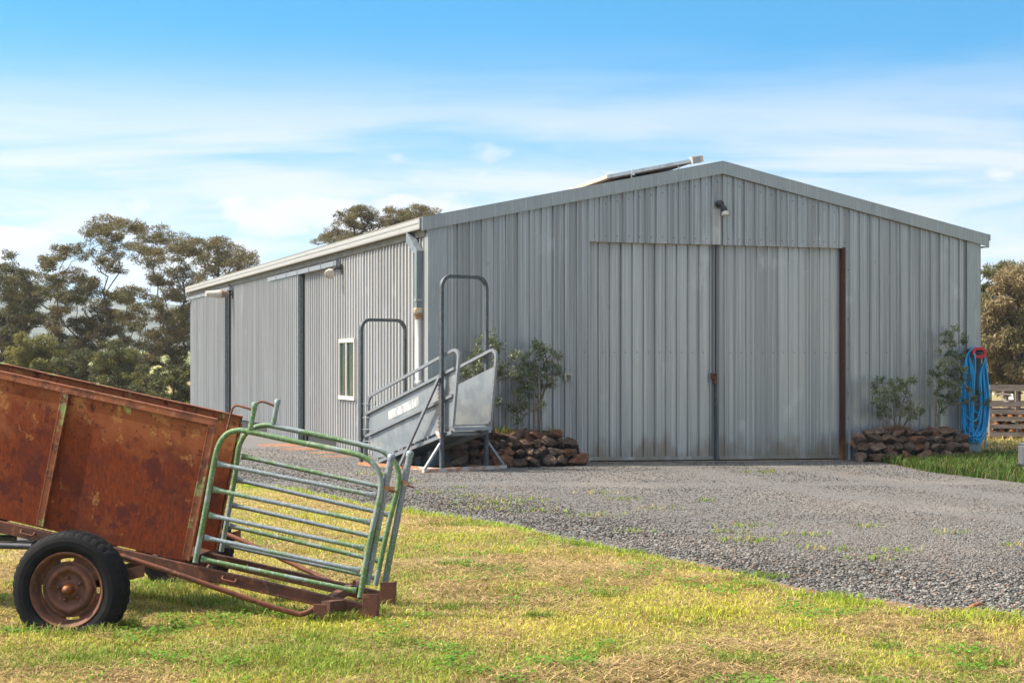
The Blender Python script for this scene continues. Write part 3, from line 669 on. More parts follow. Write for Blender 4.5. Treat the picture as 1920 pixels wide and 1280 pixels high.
# bare reddish soil beside the side wall
def irregular(name, cx, cy, rx, ry, rot, m, zo, n=48, seed=3):
    V = [(cx, cy, float(g(cx, cy))+zo)]
    for j in range(n):
        t = 2*math.pi*j/n; k = 0.55+0.75*float(fbm(math.cos(t)*1.7+seed, math.sin(t)*1.7, seed, 3))
        px, py = rx*k*math.cos(t), ry*k*math.sin(t)
        x = cx+px*math.cos(rot)-py*math.sin(rot); y = cy+px*math.sin(rot)+py*math.cos(rot)
        V.append((x, y, float(g(x, y))+zo))
    b = MB(); b.add(V, [(0, 1+j, 1+(j+1) % n) for j in range(n)]); return b.build(name, m)
M['redsoil'] = layered('red_soil', (0.23, 0.095, 0.045), [dict(c=(0.30, 0.15, 0.08), s=9, d=6, lo=0.45, hi=0.62), dict(c=(0.17, 0.10, 0.07), s=18, d=5, lo=0.52, hi=0.64)], rough=0.95, bump=(30, 0.6, 0.02))
for i_, (u, v, rx, ry) in enumerate([(530, 835, 0.55, 0.7), (575, 842, 0.6, 0.5), (612, 849, 0.4, 0.35), (632, 856, 0.3, 0.25)]):
    Y = EYE*F/(v-HZ); kind(irregular('soil_patch', (u-960)/F*Y, Y, rx, ry, 0.5, M['redsoil'], 0.0105, seed=3+i_), 'structure')

ex = np.linspace(0.2, 5.0, 260); er = 9
efe = front_edge(ex); ew = (0.16+0.46*fbm(ex*1.9, ex*0+4, 93, 4))*sst(ex, 0.2, 1.6)
et = np.linspace(-1, 1, er)[:, None]; EY = efe[None]+et*ew[None]*0.9; EX = np.repeat(ex[None], er, 0)
EV = np.stack([EX.ravel(), EY.ravel(), (g(EX, EY)+0.009-0.006*np.abs(et)**3).ravel()], 1); n = len(ex); i = np.arange((n-1)*(er-1)); r_, c_ = i//(n-1), i % (n-1); a = r_*n+c_
M['edgesoil'] = layered('edge_soil', (0.17, 0.085, 0.045), [dict(c=(0.25, 0.15, 0.085), s=11, d=6, lo=0.45, hi=0.62), dict(c=(0.10, 0.055, 0.035), s=24, d=5, lo=0.52, hi=0.64)], rough=0.95, bump=(40, 0.8, 0.02))
kind(np_mesh('soil_edge', EV, np.stack([a, a+1, a+1+n, a+n], 1), M['edgesoil'], smooth=True), 'structure')
# hills far away -----------------------------------------------
M['field'] = layered('field_grass', (0.17, 0.20, 0.045), [dict(c=(0.26, 0.24, 0.075), s=0.02, d=5, lo=0.42, hi=0.6), dict(c=(0.10, 0.14, 0.03), s=0.05, d=5, lo=0.5, hi=0.66)], rough=0.95)
M['wood'] = layered('wooded_hill', (0.050, 0.062, 0.034), [dict(c=(0.10, 0.11, 0.055), s=(0.006, 0.006, 0.02), d=7, lo=0.42, hi=0.6), dict(c=(0.024, 0.031, 0.020), s=0.05, d=6, lo=0.5, hi=0.62)], rough=0.95)
fx = np.linspace(-260, 260, 90); fy = np.linspace(135, 460, 40)
kind(grid_mesh('hillside', fx, fy, lambda x, y: -0.2+sst(y, 135, 420)*(4.5+3*(fbm(x*0.012, y*0.006, 61, 3)-0.5)), M['field']), 'structure')
hx = np.linspace(-1500, 1500, 220); hy = np.linspace(900, 1900, 60)
def hillz(x, y):
    ridge = 30+40*fbm(x*0.0022+2, y*0+0.3, 71, 4) + 22*sst(-x, 150, 480)
    return -2+sst(y, 900, 1500)*ridge*(0.92+0.16*fbm(x*0.02, y*0.02, 81, 3)) - sst(y, 1500, 1900)*20
kind(grid_mesh('hills', hx, hy, hillz, M['wood']), 'structure')
# ================================================================ SHED
W = 10.05; HALF = W/2; PITCH = 0.2085
L = SH.at(359, 640, 'x', 0.0).y
def roofz(x): return 3.86 + (HALF-abs(x-HALF))*PITCH
shed = thing('shed', 'long galvanised iron farm shed with ribbed walls and two big sliding front doors', 'shed', (SH.o.x, SH.o.y, 0), SH.rz)

def ribs(x0, x1, phase, pitch=0.2, h=0.029, extra=(), sl=0.013):
    pts = set([x0, x1]) | set(e for e in extra if x0 < e < x1)
    prof = [(0, 0), (sl, h), (sl+.024, h), (2*sl+.024, 0), (.096, 0), (.101, .005), (.108, .005), (.113, 0), (.146, 0), (.151, .005), (.158, .005), (.163, 0)]
    def hgt(x):
        t = (x-phase) % pitch
        for i in range(len(prof)):
            a = prof[i]; b = prof[i+1] if i+1 < len(prof) else (pitch, 0)
            if a[0] <= t <= b[0]: return a[1]+(b[1]-a[1])*(t-a[0])/(b[0]-a[0]+1e-9)
        return 0
    k = math.floor((x0-phase)/pitch)-1
    while phase+k*pitch < x1:
        for q, _ in prof:
            x = phase+k*pitch+q
            if x0 < x < x1: pts.add(x)
        k += 1
    return [(x, hgt(x)) for x in sorted(pts)]
def add_sheet(mb, x0, x1, zb, zt, mp, phase=0.0, inv=1, off=0.0, extra=(), h=0.033):
    zb_ = zb if callable(zb) else (lambda x: zb); zt_ = zt if callable(zt) else (lambda x: zt)
    pr = ribs(x0, x1, phase, h=h, extra=extra, sl=0.010 if mp is smap else 0.013); n = len(pr)
    Vv = [mp(x, off+o*inv, zb_(x)) for x, o in pr] + [mp(x, off+o*inv, zt_(x)) for x, o in pr]
    mb.add(Vv, [(i, i+1, n+i+1, n+i) for i in range(n-1)])
fmap = lambda s, o, z: (s, -o, z)
smap = lambda s, o, z: (-o, s, z)
gl = lambda x: -0.05*float(sst(np.array(x), 2.2, 7.4))

xd0 = SH.at(1104, 660, 'y', 0).x; xd1 = SH.at(1585, 660, 'y', 0).x; ZH = 3.555
wt_ = lambda x: roofz(x)-0.06
PH = xd0-0.03
mb = MB()
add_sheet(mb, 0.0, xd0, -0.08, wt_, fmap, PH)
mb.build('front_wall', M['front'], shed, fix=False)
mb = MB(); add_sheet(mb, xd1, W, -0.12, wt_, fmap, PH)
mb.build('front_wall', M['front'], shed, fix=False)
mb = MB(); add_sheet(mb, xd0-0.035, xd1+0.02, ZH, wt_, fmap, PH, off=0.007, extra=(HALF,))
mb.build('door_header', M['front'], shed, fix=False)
# screws (rows of dark hex heads)
mb = MB()
def screw(x, z, y=-0.006, r=0.008): mb.lathe([(r, 0), (r, -0.006), (0.001, -0.008)], 6, 'y', (x, y, z))
k = 0
while PH+0.12+0.2*k < xd1:
    x = PH+0.12+0.2*k; screw(x, ZH+0.10, -0.009); screw(x, roofz(x)-0.30, -0.009); k += 1
for k in range(60):
    x = PH-2.6+0.12+0.2*k
    if (0.3 < x < xd0 or xd1 < x < W-0.3):
        if k % 2 == 0: screw(x+0.03, 1.78); 
for z in np.arange(0.25, 3.4, 0.42): screw(xd0-0.016, z, -0.012, 0.009); screw(xd1+0.045, z, -0.012, 0.009)
kind(mb.build('wall_screws', M['dark'], shed), 'stuff')

# front sliding doors: sheeted leaves in a steel frame, just behind the wall line
def slid(u0, u1, inv, phase, nm, cells):
    x0 = SH.at(u0, 660, 'y', .09).x; x1 = SH.at(u1, 660, 'y', .09).x
    zb = lambda x: gl(x)+0.035
    mb = MB(); add_sheet(mb, x0, x1, lambda x: zb(x)+0.05, ZH+0.12, fmap, phase, inv=inv, off=-0.085)
    d = mb.build(nm, M['door'], shed, fix=False)
    f = MB(); f.poly([(x0, 0.05, zb(x0)), (x1, 0.05, zb(x1)), (x1, 0.05, zb(x1)+0.055), (x0, 0.05, zb(x0)+0.055)], (0, 0.07, 0))
    f.build('bottom_rail', M['door'], d)
    s_ = MB()
    for k in range(cells):
        x = phase+0.12+0.2*k+math.floor((x0-phase)/0.2)*0.2+0.2
        if x < x1-0.05: s_.lathe([(0.008, 0), (0.008, -0.006), (0.001, -0.008)], 6, 'y', (x, 0.082, 1.78))
    kind(s_.build('door_screws', M['dark'], d), 'stuff')
    return d, x0, x1
dl, a0, a1 = slid(1096, 1334, -0.9, xd0+0.16, 'sliding_door', 16)
dr, b0, b1 = slid(1347, 1576, 0.8, xd0+0.05, 'sliding_door', 16)
def chan(x0, x1, d, y0, y1):
    z0 = gl(x0)+0.03
    MB().b2(x0, x1, y0, y1, z0, ZH+0.1).build('edge_channel', M['channel'], d)
chan(a1+0.002, a1+0.052, dl, 0.055, 0.12); chan(b0-0.052, b0-0.002, dr, 0.065, 0.12)
MB().b2(a1+0.035, a1+0.06, 0.02, 0.054, gl(a1)+0.03, 1.28).build('edge_strip', M['blacksteel'], dl)
# latch
p = SH.at(1338, 706, 'y', 0.02)
mb = MB(); mb.b2(p.x-0.045, p.x+0.055, 0.0, 0.05, p.z-0.04, p.z+0.06); mb.b2(p.x-0.01, p.x+0.045, -0.02, 0.04, p.z-0.11, p.z-0.03)
mb.tube(fillet([(p.x-0.02, 0.0, p.z+0.02), (p.x-0.02, -0.03, p.z+0.05), (p.x+0.03, -0.03, p.z+0.05), (p.x+0.03, 0.0, p.z+0.0)], 0.015), 0.008, 6)
mb.build('latch', M['rustdark'], dl, bevel=0.006)
mb = MB(); mb.b2(xd1-0.066, xd1-0.004, -0.012, 0.10, gl(xd1)-0.05, ZH+0.02); mb.build('door_jamb', M['redsteel'], shed)
mb = MB(); mb.b2(b1+0.002, xd1-0.078, 0.16, 0.2, gl(xd1)-0.05, ZH+0.02); mb.build('jamb_recess', M['galvdark'], shed)
mb = MB(); mb.poly([(a0, -0.02, gl(a0)-0.05), (b1, -0.02, gl(b1)-0.05), (b1, -0.02, gl(b1)+0.012), (a0, -0.02, gl(a0)+0.012)], (0, 0.3, 0)); 
mb.build('door_sill', layered('concrete', (0.33, 0.27, 0.20), [dict(c=(0.22, 0.17, 0.12), s=6, d=6, lo=0.45, hi=0.62)], rough=0.9), shed)

# corner flashings
mb = MB(); mb.b2(-0.035, 0.275, -0.037, -0.033, 1.95, 3.80); mb.b2(-0.037, -0.033, -0.037, 0.16, 1.95, 3.62)
mb.b2(-0.036, 0.277, -0.040, -0.036, -0.08, 1.98); mb.b2(-0.040, -0.036, -0.040, 0.16, -0.08, 1.98)
mb.build('corner_flashing', M['flash'], shed)
mb = MB(); mb.b2(W-0.265, W+0.02, -0.037, -0.033, 1.95, 3.80); mb.b2(W+0.016, W+0.02, -0.037, 0.16, 1.95, 3.8)
mb.b2(W-0.267, W+0.024, -0.041, -0.037, -0.12, 1.98); mb.b2(W+0.02, W+0.024, -0.041, 0.16, -0.12, 1.98)
mb.build('corner_flashing', M['flash'], shed)
# roof and barge cappings
for sgn in (0, 1):
    x0, x1 = (-0.12, HALF) if sgn == 0 else (HALF, W+0.15)
    mb = MB(); n = 0
    add_sheet(mb, 0.0, L+0.1, 0, 1, lambda s, o, t, x0=x0, x1=x1: ((x0+(x1-x0)*t), s-0.03, roofz(x0+(x1-x0)*t)+o-0.02), 0.05)
    mb.build('roof', M['side'], shed, fix=False)
    q0, q1 = (-0.14, HALF-0.001) if sgn == 0 else (HALF+0.001, W+0.17)
    zt = lambda x: roofz(x)+0.028
    mb = MB(); mb.poly([(q0, -0.075, zt(q0)-0.205), (q1, -0.075, zt(q1)-0.205), (q1, -0.075, zt(q1)), (q0, -0.075, zt(q0))], (0, 0.03, 0))
    mb.poly([(q0, -0.078, zt(q0)), (q1, -0.078, zt(q1)), (q1, -0.078, zt(q1)+0.006), (q0, -0.078, zt(q0)+0.006)], (0, 0.22, 0))
    mb.build('barge_capping', M['flash'], shed)
mb = MB(); q1 = W+0.172; mb.b2(q1-0.005, q1+0.02, -0.08, 0.10, zt(q1)-0.10, zt(q1)+0.01); mb.b2(W+0.05, q1, -0.07, L, zt(q1)-0.22, zt(q1)-0.20); mb.build('eave_trim', M['flash'], shed)

# side wall with gutter
spx = lambda u, x=0.0: SH.at(u, 700, 'x', x).y
y562, y507, y632, y428, y424 = spx(562, -.12), spx(507, -.12), spx(632, -.12), spx(430, -.12), spx(424, -.12)
yw0, yw1 = spx(669), spx(640)
zw0 = SH.at(650, 742, 'x', -.03).z; zw1 = SH.at(650, 642, 'x', -.03).z
ga, gb = spx(632), spx(575)
ZW = 3.68
mb = MB()
def zbs(y): return 0.16 if (ga < y < gb or spx(503) < y < spx(448)) else -0.05
add_sheet(mb, 0, yw0, -0.05, ZW, smap, 0.03)
add_sheet(mb, yw0, yw1, -0.05, zw0, smap, 0.03); add_sheet(mb, yw0, yw1, zw1, ZW, smap, 0.03)
add_sheet(mb, yw1, ga, -0.05, ZW, smap, 0.03); add_sheet(mb, ga, gb, 0.17, ZW, smap, 0.03)
add_sheet(mb, gb, spx(503), -0.05, ZW, smap, 0.03); add_sheet(mb, spx(503), spx(448), 0.2, ZW, smap, 0.03); add_sheet(mb, spx(448), L, -0.05, ZW, smap, 0.03)
mb.build('side_wall', M['side'], shed, fix=False)
for y0_, y1_ in ((ga, gb), (spx(503), spx(448))): MB().b2(0.03, 0.06, y0_-0.3, y1_+0.3, -0.1, 0.3).build('dark_gap_backing', M['dark'], shed)  # black strips behind the wall gaps stand in for the dark interior
mb = MB(); add_sheet(mb, 0, L, -0.1, 3.75, lambda s, o, z: (W+o, s, z)); mb.build('far_side_wall', M['side'], shed, fix=False)
mb = MB(); add_sheet(mb, 0, W, -0.1, wt_, lambda s, o, z: (s, L+o, z), extra=(HALF,)); mb.build('rear_wall', M['side'], shed, fix=False)
pr = [(-.03, 3.695), (-.150, 3.685), (-.156, 3.70), (-.156, 3.735), (-.148, 3.742), (-.148, 3.775), (-.156, 3.782), (-.156, 3.82), (-.150, 3.828), (-.150, 3.85), (-.158, 3.868), (-.140, 3.872), (-.135, 3.72), (-.04, 3.73), (-.03, 3.87)]
mb = MB(); mb.poly([(x, 0.05, z) for x, z in pr], (0, L+0.15, 0)); mb.build('gutter', M['gutter'], shed)
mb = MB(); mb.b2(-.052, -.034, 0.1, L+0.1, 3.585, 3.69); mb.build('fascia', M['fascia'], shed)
mb = MB(); mb.b2(-.165, -.02, 0.0, 0.045, 3.70, 3.85); mb.build('gutter_end', M['flash'], shed)
# side sliding doors on tracks
def sdoor(y0, y1, t0, t1, zt):
    mb = MB(); add_sheet(mb, y0, y1, 0.0, zt, smap, y0+0.02, off=0.125)
    d = mb.build('side_sliding_door', M['side'], shed, fix=False)
    MB().b2(-.158, -.045, y0-0.012, y0-0.002, -0.05, zt+0.03).build('edge_channel', M['galvdark'], d)
    MB().b2(-.15, -.05, y0, y1, zt+0.002, zt+0.012).build('top_rail', M['galvdark'], d)
    tr = MB().b2(-.145, -.06, t0, t1, zt+0.035, zt+0.125)
    tr = tr.build('door_track', M['galv'], shed)
    c_ = MB(); k = t0+0.15
    while k < t1: c_.b2(-.153, -.055, k, k+0.03, zt+0.03, zt+0.15); k += 1.1
    kind(c_.build('track_brackets', M['galv'], tr), 'stuff')
sdoor(y562, y507, y632+0.0, y507+0.2, 3.40)
sdoor(y424, spx(361, -.12), y428-0.1, L+0.05, 3.42)
MB().b2(-.075, -.033, y562-0.09, y562-0.014, -0.05, 3.50).build('shadow_strip', M['dark'], shed)  # dark strips standing in for the shadow gap beside each door edge
MB().b2(-.075, -.033, y424-0.16, y424-0.014, -0.05, 3.62).build('shadow_strip', M['dark'], shed)
# window
wn_ = MB(); fw = 0.05
wn_.b2(-.055, 0.02, yw0, yw1, zw1, zw1+0.07); wn_.b2(-.06, 0.02, yw0-0.02, yw1+0.02, zw0-0.07, zw0)
wn_.b2(-.052, 0.02, yw0, yw0+fw, zw0, zw1); wn_.b2(-.052, 0.02, yw1-fw, yw1, zw0, zw1)
ym = spx(653.5); wn_.b2(-.049, 0.02, ym-0.03, ym+0.03, zw0, zw1)
wobj = wn_.build('window', M['cream'], shed)
MB().b2(-.02, -.012, yw0+fw, ym-0.03, zw0, zw1).build('pane', M['glass'], wobj)
MB().b2(-.02, -.012, ym+0.03, yw1-fw, zw0, zw1).build('pane', M['glass'], wobj)
# downpipe
yd = spx(785, -.09); yt = spx(768, -.1)
mb = MB(); mb.sq([(-.095, yt, 3.705), (-.095, yt, 3.60), (-.09, yd, 3.34), (-.09, yd, 2.40)], 0.10, (1, 0, 0))
dp = mb.build('downpipe', M['downpipe'], shed)
zc_ = SH.at(788, 562, 'x', -.09).z
MB().b2(-.15, -.03, yd-0.065, yd+0.065, zc_-0.02, zc_+0.02).build('pipe_strap', M['flash'], dp)
mb = MB(); mb.lathe([(0.078, 2.47), (0.078, 2.36), (0.072, 2.36), (0.072, 2.30), (0.062, 2.29)], 20, 'z', (-.09, yd, 0)); mb.build('pipe_collar', M['pvcrust'], dp)
mb = MB(); zk = SH.at(787, 715, 'x', -.09).z; mb.lathe([(0.062, 2.36), (0.062, zk+0.02), (0.074, zk+0.02), (0.074, zk-0.1), (0.064, zk-0.1), (0.064, -0.05)], 20, 'z', (-.09, yd, 0)); mb.build('white_pipe', M['pvc'], dp)

# ---------------------------------------------------------------- fittings fixed to the shed
def put(name, label, cat, loc, rz=None): return thing(name, label, cat, SH.w(loc), SH.rz if rz is None else rz)
p = SH.at(1350, 385, 'y', -.02)
o = put('spotlight', 'black spotlight with glass bulb high on the front gable', 'light', (p.x, 0, p.z))
MB().lathe([(0.001, -.10), (.055, -.10), (.06, -.07), (.06, -.012)], 20, 'y', (-.02, 0, 0.02)).build('base', M['blackplastic'], o)
mb = MB(); mb.tube([(0, -.08, 0.0), (0.03, -.10, -.04), (0.045, -.11, -.10)], [0.035, 0.04, 0.045], 14); mb.build('lamp_holder', M['blackplastic'], o)
mb = MB(); mb.lathe([(0.04, -.10), (0.06, -.13), (0.075, -.165), (0.06, -.18), (0.001, -.185)], 20, 'z', (0.05, -.115, 0)); mb.build('bulb', M['lampglass'], o)
p = SH.at(1352, 405, 'y', -.02); k = 0
MB().b2(HALF-0.175, HALF-0.03, -0.046, -0.042, ZH+0.005, SH.at(1345, 392, 'y', -.02).z).build('joint_cover', M['side'], shed)

p = SH.at(641, 505, 'x', -.03)
o = put('spotlight', 'small round floodlight with pale glass on the side wall above the window', 'light', (0, p.y, p.z))
MB().b2(-.045, -.03, -.05, .05, -.09, .09).build('base', M['blackplastic'], o)
mb = MB(); mb.tube([(-.04, 0, .02), (-.14, .0, .03), (-.20, 0.02, -.02)], 0.03, 10); mb.build('lamp_holder', M['blackplastic'], o)
mb = MB(); mb.lathe([(.035, .05), (.08, 0.025), (.10, -.05), (.09, -.062), (.001, -.066)], 22, 'y', (0, 0, 0)); q = mb.build('bulb', M['lampglass'], o)
q.location = (-.25, .0, -.07); q.rotation_euler = (math.radians(35), 0, math.radians(-35))

p = SH.at(437, 553, 'x', -.03)
o = put('floodlight', 'long oval street light sticking out near the far end of the side wall', 'light', (0, p.y, p.z))
MB().b2(-.06, -.03, -.05, .05, -.09, .09).build('bracket', M['blackplastic'], o)
mb = MB(); mb.tube([(-.05, 0, 0), (-.16, 0, .02)], 0.022, 8); mb.build('arm', M['blackplastic'], o)
def lampbody(mb, x0, x1, r0, r1, n=18):
    xs_ = np.linspace(x0, x1, 7)
    pts = [Vector((x, 0, 0.02)) for x in xs_]; rr = [r0+(r1-r0)*(i/6) for i in range(7)]
    rings = []
    for x, r in zip(xs_, rr): rings.append([(x, r*1.25*math.cos(2*math.pi*j/n), 0.02+r*0.85*math.sin(2*math.pi*j/n)) for j in range(n)])
    Vv = [p for rg in rings for p in rg]; Fc = []
    for i in range(6):
        for j in range(n): Fc.append((i*n+j, i*n+(j+1) % n, (i+1)*n+(j+1) % n, (i+1)*n+j))
    mb.add(Vv, Fc, True); mb.add(rings[0], [tuple(range(n))]); mb.add(rings[-1], [tuple(range(n))])
mb = MB(); lampbody(mb, -.14, -.34, .07, .125); mb.build('housing', M['lampdirty'], o)
mb = MB(); lampbody(mb, -.342, -.72, .128, .085); mb.build('diffuser', M['lampglass'], o)

p = SH.at(1064, 707, 'y', -.03)
o = put('power_outlet', 'small cream power outlet box on the wall between olive tree and door', 'power outlet', (p.x, 0, p.z))
MB().b2(-.06, .06, -.085, -.03, -.065, .065).build('box', M['socketbox'], o, bevel=0.012)
mb = MB(); mb.b2(-.035, .035, -.098, -.087, -.01, .04); mb.b2(-.03, -.005, -.1, -.087, -.045, -.025); mb.b2(.008, .035, -.1, -.087, -.045, -.025); mb.build('socket', M['greyplastic'], o, bevel=0.004)

# solar collector lying on the left roof slope
o = put('solar_panel', 'flat solar collector propped above the left roof slope near the ridge', 'solar panel', (3.7, 1.0, roofz(3.7)))
A = SH.at(1140, 331, 'y', 0.5); B = SH.at(1293, 302, 'y', 0.5); off = Vector((3.7, 1.0, roofz(3.7)))
A -= off; B -= off; bk = Vector((0, 1.75, -0.06))
ux = (B-A).normalized(); dn = Vector((0.05, 0, -0.055))
mb = MB(); mb.poly([A+dn*.4, B+dn*.4, B+dn*.4+bk, A+dn*.4+bk], (0, 0, -0.022)); mb.build('collector', M['panelunder'], o)
for q_ in (Vector((0, 0, 0)), bk): MB().beam(A+q_, B+q_, 0.03, 0.055).build('frame', M['alu'], o)
mb = MB(); mb.beam(A, A+bk, 0.03, 0.052); mb.build('side_frame', M['tan'], o)
for f_ in (0.28, 0.86):
    q = A.lerp(B, f_); x = q.x+3.7
    for q_ in (q, q+bk*.9): MB().tube([q_+Vector((0, .02, -.02)), Vector((q.x+.03, q_.y+.02, roofz(x)-off.z))], 0.014, 8).build('leg', M['alu'], o)
q = A.lerp(B, 0.28); MB().box(q+Vector((0.02, -.03, -.01)), (.05, .03, .09)).build('clamp', M['alu'], o)
mb = MB(); mb.beam(B+Vector((.01, -.03, .005)), B+Vector((.17, -.03, .035)), .10, .125); 
for k in range(7): q = B+Vector((.02+.022*k, -.085, .008+.005*k)); mb.box(q, (.008, .02, .115))
mb.build('end_box', M['pvc'], o)
mb = MB(); mb.beam(B+Vector((.175, .0, .035)), B+Vector((.23, .0, .045)), .10, .10); mb.build('end_cap', M['tan'], o)
# ================================================================ LOADING RAMP
ramp = thing('loading_ramp', 'galvanised steel livestock loading ramp with two tall hoops beside the shed corner', 'loading ramp', (RA.o.x, RA.o.y, 0), RA.rz)
RW = 0.849; YL = 2.06; YH = -0.16; xa, xb = 0.07, RW-0.07
Ra = lambda u, v, x=0.0: RA.at(u, v, 'x', x)
ZT = RA.at(870, 519, 'y', 0.0).z; ZL = RA.at(715, 600, 'y', YL).z
X_ = (1, 0, 0); Y_ = (0, 1, 0); Z_ = (0, 0, 1)
base = MB()
base.sq([(-.34, 0, .03), (RW+.38, 0, .03)], .06, Z_)
for x in (0.0, RW): base.sq([(x, .032, .03), (x, YL-.032, .03)], .056, Z_)
base.sq([(-.03, YL, .03), (RW+.03, YL, .03)], .06, Z_)
base.build('base_frame', M['rustbase'], ramp)
mb = MB(); mb.sq(fillet([(0, 0, .062), (0, 0, ZT), (RW, 0, ZT), (RW, 0, .062)], .17, 8), .05, Y_); mb.build('tall_hoop', M['hoop'], ramp)
mb = MB(); mb.sq(fillet([(0, YL, .062), (0, YL, ZL), (RW, YL, ZL), (RW, YL, .062)], .16, 8), .048, Y_); mb.build('low_hoop', M['hoop'], ramp)
for s_ in (0, 1):
    x = 0 if s_ == 0 else RW; d = -1 if s_ == 0 else 1
    MB().sq([(x+d*.025, 0, .42), (x+d*(.31 if s_ == 0 else .34), 0, .062)], .036, Y_).build('stay', M['galv'], ramp)
q1 = Ra(824, 706, -.045); q2 = Ra(750, 872, -.045)
MB().sq([(-.045, q1.y, q1.z), (-.045, q2.y, max(q2.z, .05))], .04, X_).build('brace', M['galv'], ramp)
q2b = (RW+.045, q2.y, max(q2.z, .05)); MB().sq([(RW+.045, q1.y, q1.z), q2b], .04, X_).build('brace', M['galv'], ramp)
# ramp deck and sides, shared outline on both planes
lo_b = Ra(702, 862, xa); hi_b = Ra(848, 799, xa)
lo_t = Ra(688, 776, xa); hi_t = Ra(855, 690, xa)
lo_m = Ra(685, 819, xa); hi_m = Ra(851, 741, xa)
HR = [Ra(686, 856, xa), Ra(692, 743, xa), Ra(862, 650, xa), Ra(849, 799, xa)]
lo_b.z = max(lo_b.z, 0.07)
slope = (hi_b.z-lo_b.z)/(hi_b.y-lo_b.y)
zfl = lambda y: min(lo_b.z+(y-lo_b.y)*slope, hi_b.z)
for x in (xa, xb):
    S = lambda p, dx=0.0: Vector((x+dx, p.y, p.z))
    mb = MB(); mb.poly([S(lo_b, -.004), S(hi_b, -.004), S(hi_t, -.004), S(lo_t, -.004)], (.008, 0, 0)); pan = mb.build('side_panel', M['galvpanel'], ramp)
    for a_, b_ in ((lo_t, hi_t), (lo_m, hi_m)):
        dx_ = -.022 if x == xa else .026; MB().beam(S(a_, dx_), S(b_, dx_), .045, .04).build('rail', M['galv'], pan)
    mb = MB()
    for k in range(9):
        q = lo_b.lerp(hi_b, (k+.6)/9.2); mb.b2(x-.03, x+.03, q.y-.012, q.y+.012, q.z-.045, q.z+.005)
    kind(mb.build('lugs', M['galv'], pan), 'stuff')
    MB().sq(fillet([S(p) for p in HR], [.12, .10], 6), .042, X_).build('handrail', M['galv'], ramp)
    a_, b_ = S(lo_b), S(hi_b); dz = Vector((0, 0, -.085))
    MB().beam(a_+dz+Vector((0, .05, .02)), b_+dz, .05, .05).build('floor_beam', M['galv'], ramp)
mb = MB(); mb.poly([(xa+.03, lo_b.y, lo_b.z-.02), (xb-.03, lo_b.y, lo_b.z-.02), (xb-.03, YH+.25, zfl(YH+.25)-.02), (xa+.03, YH+.25, zfl(YH+.25)-.02)], (0, 0, -.02)); mb.build('deck', M['galvdark'], ramp)
hz_ = hi_b.z; mb = MB(); mb.b2(xa, xb, hi_b.y-.05, YH+.30, hz_-.045, hz_-.02); mb.build('landing', M['galv'], ramp)
mb = MB(); mb.sq([(xa, hi_b.y-.03, hz_-.045), (xb, hi_b.y-.03, hz_-.045)], .045, Z_); mb.build('landing_edge', M['galv'], ramp)
mb = MB()
for k in range(8):
    y = lo_b.y+(YH+.4-lo_b.y)*(k+.5)/8; mb.b2(xa+.03, xb-.03, y-.015, y+.015, zfl(y)-.022, zfl(y)+.012)
kind(mb.build('cleats', M['galv'], ramp), 'stuff')
MB().sq([(xa, 0.05, hz_-.13), (xb, .05, hz_-.13)], .04, Z_).build('cross_member', M['galv'], ramp)
# height adjuster on the near post
mb = MB(); zt_, zb_ = Ra(821, 720).z, Ra(822, 806).z; n = 22
for k in range(n):
    z = zb_+(zt_-zb_)*(k+.5)/n; mb.box((0, .055+.004*(k % 2), z), (.026 if k % 2 else .014, .03 if k % 2 else .012, (zt_-zb_)/n*.8))
mb.build('adjuster_chain', M['rustdark'], ramp)
q = Ra(822, 814); mb = MB(); mb.poly([(-.035, .025, q.z+.06), (-.035, .11, q.z+.05), (-.035, .10, q.z+.01), (-.035, .02, q.z-.06), (-.035, -.02, q.z-.05)], (.07, 0, 0)); mb.build('adjuster_bracket', M['rustbase'], ramp)
# sticker
c4 = [Ra(u, v, xa-.006) for u, v in ((728, 771), (784.5, 742.5), (785.3, 760), (729, 787))]
mb = MB(); mb.poly([(xa-.0075, p.y, p.z) for p in c4], (.003, 0, 0)); mb.build('sticker', M['sticker'], ramp)
# gate pegs at the low end
for v in (757, 783, 805, 827):
    q = Ra(684, v, -.0); MB().tube([(.0, YL-.03, q.z), (xa, YL-.14, q.z)], .008, 6).build('hinge_pin', M['galv'], ramp)
q = Ra(704, 758, xa); MB().tube([(xa, YL-.05, q.z+.01), (xa, q.y, q.z), (xa, q.y, q.z+.05)], .009, 6).build('hinge_pin', M['galv'], ramp)
mb = MB(); mb.poly([(xa, hi_b.y+.03, hz_+.0), (xb, hi_b.y+.03, hz_+.0), (xb, hi_b.y+.06, hz_), (xa, hi_b.y+.06, hz_)], (0, 0, .02)); mb.build('toe_plate', M['galv'], ramp)
# drain pot under the ramp
q = P(815, 873, 26.0); o = thing('plastic_tub', 'pale grey tub standing in the shade under the loading ramp', 'tub', (q.x, q.y, 0))
MB().lathe([(.001, .0), (.15, .0), (.185, .34), (.20, .34), (.20, .37), (.18, .37), (.145, .03), (.001, .03)], 28, 'z').build('tub', M['greyplastic'], o)

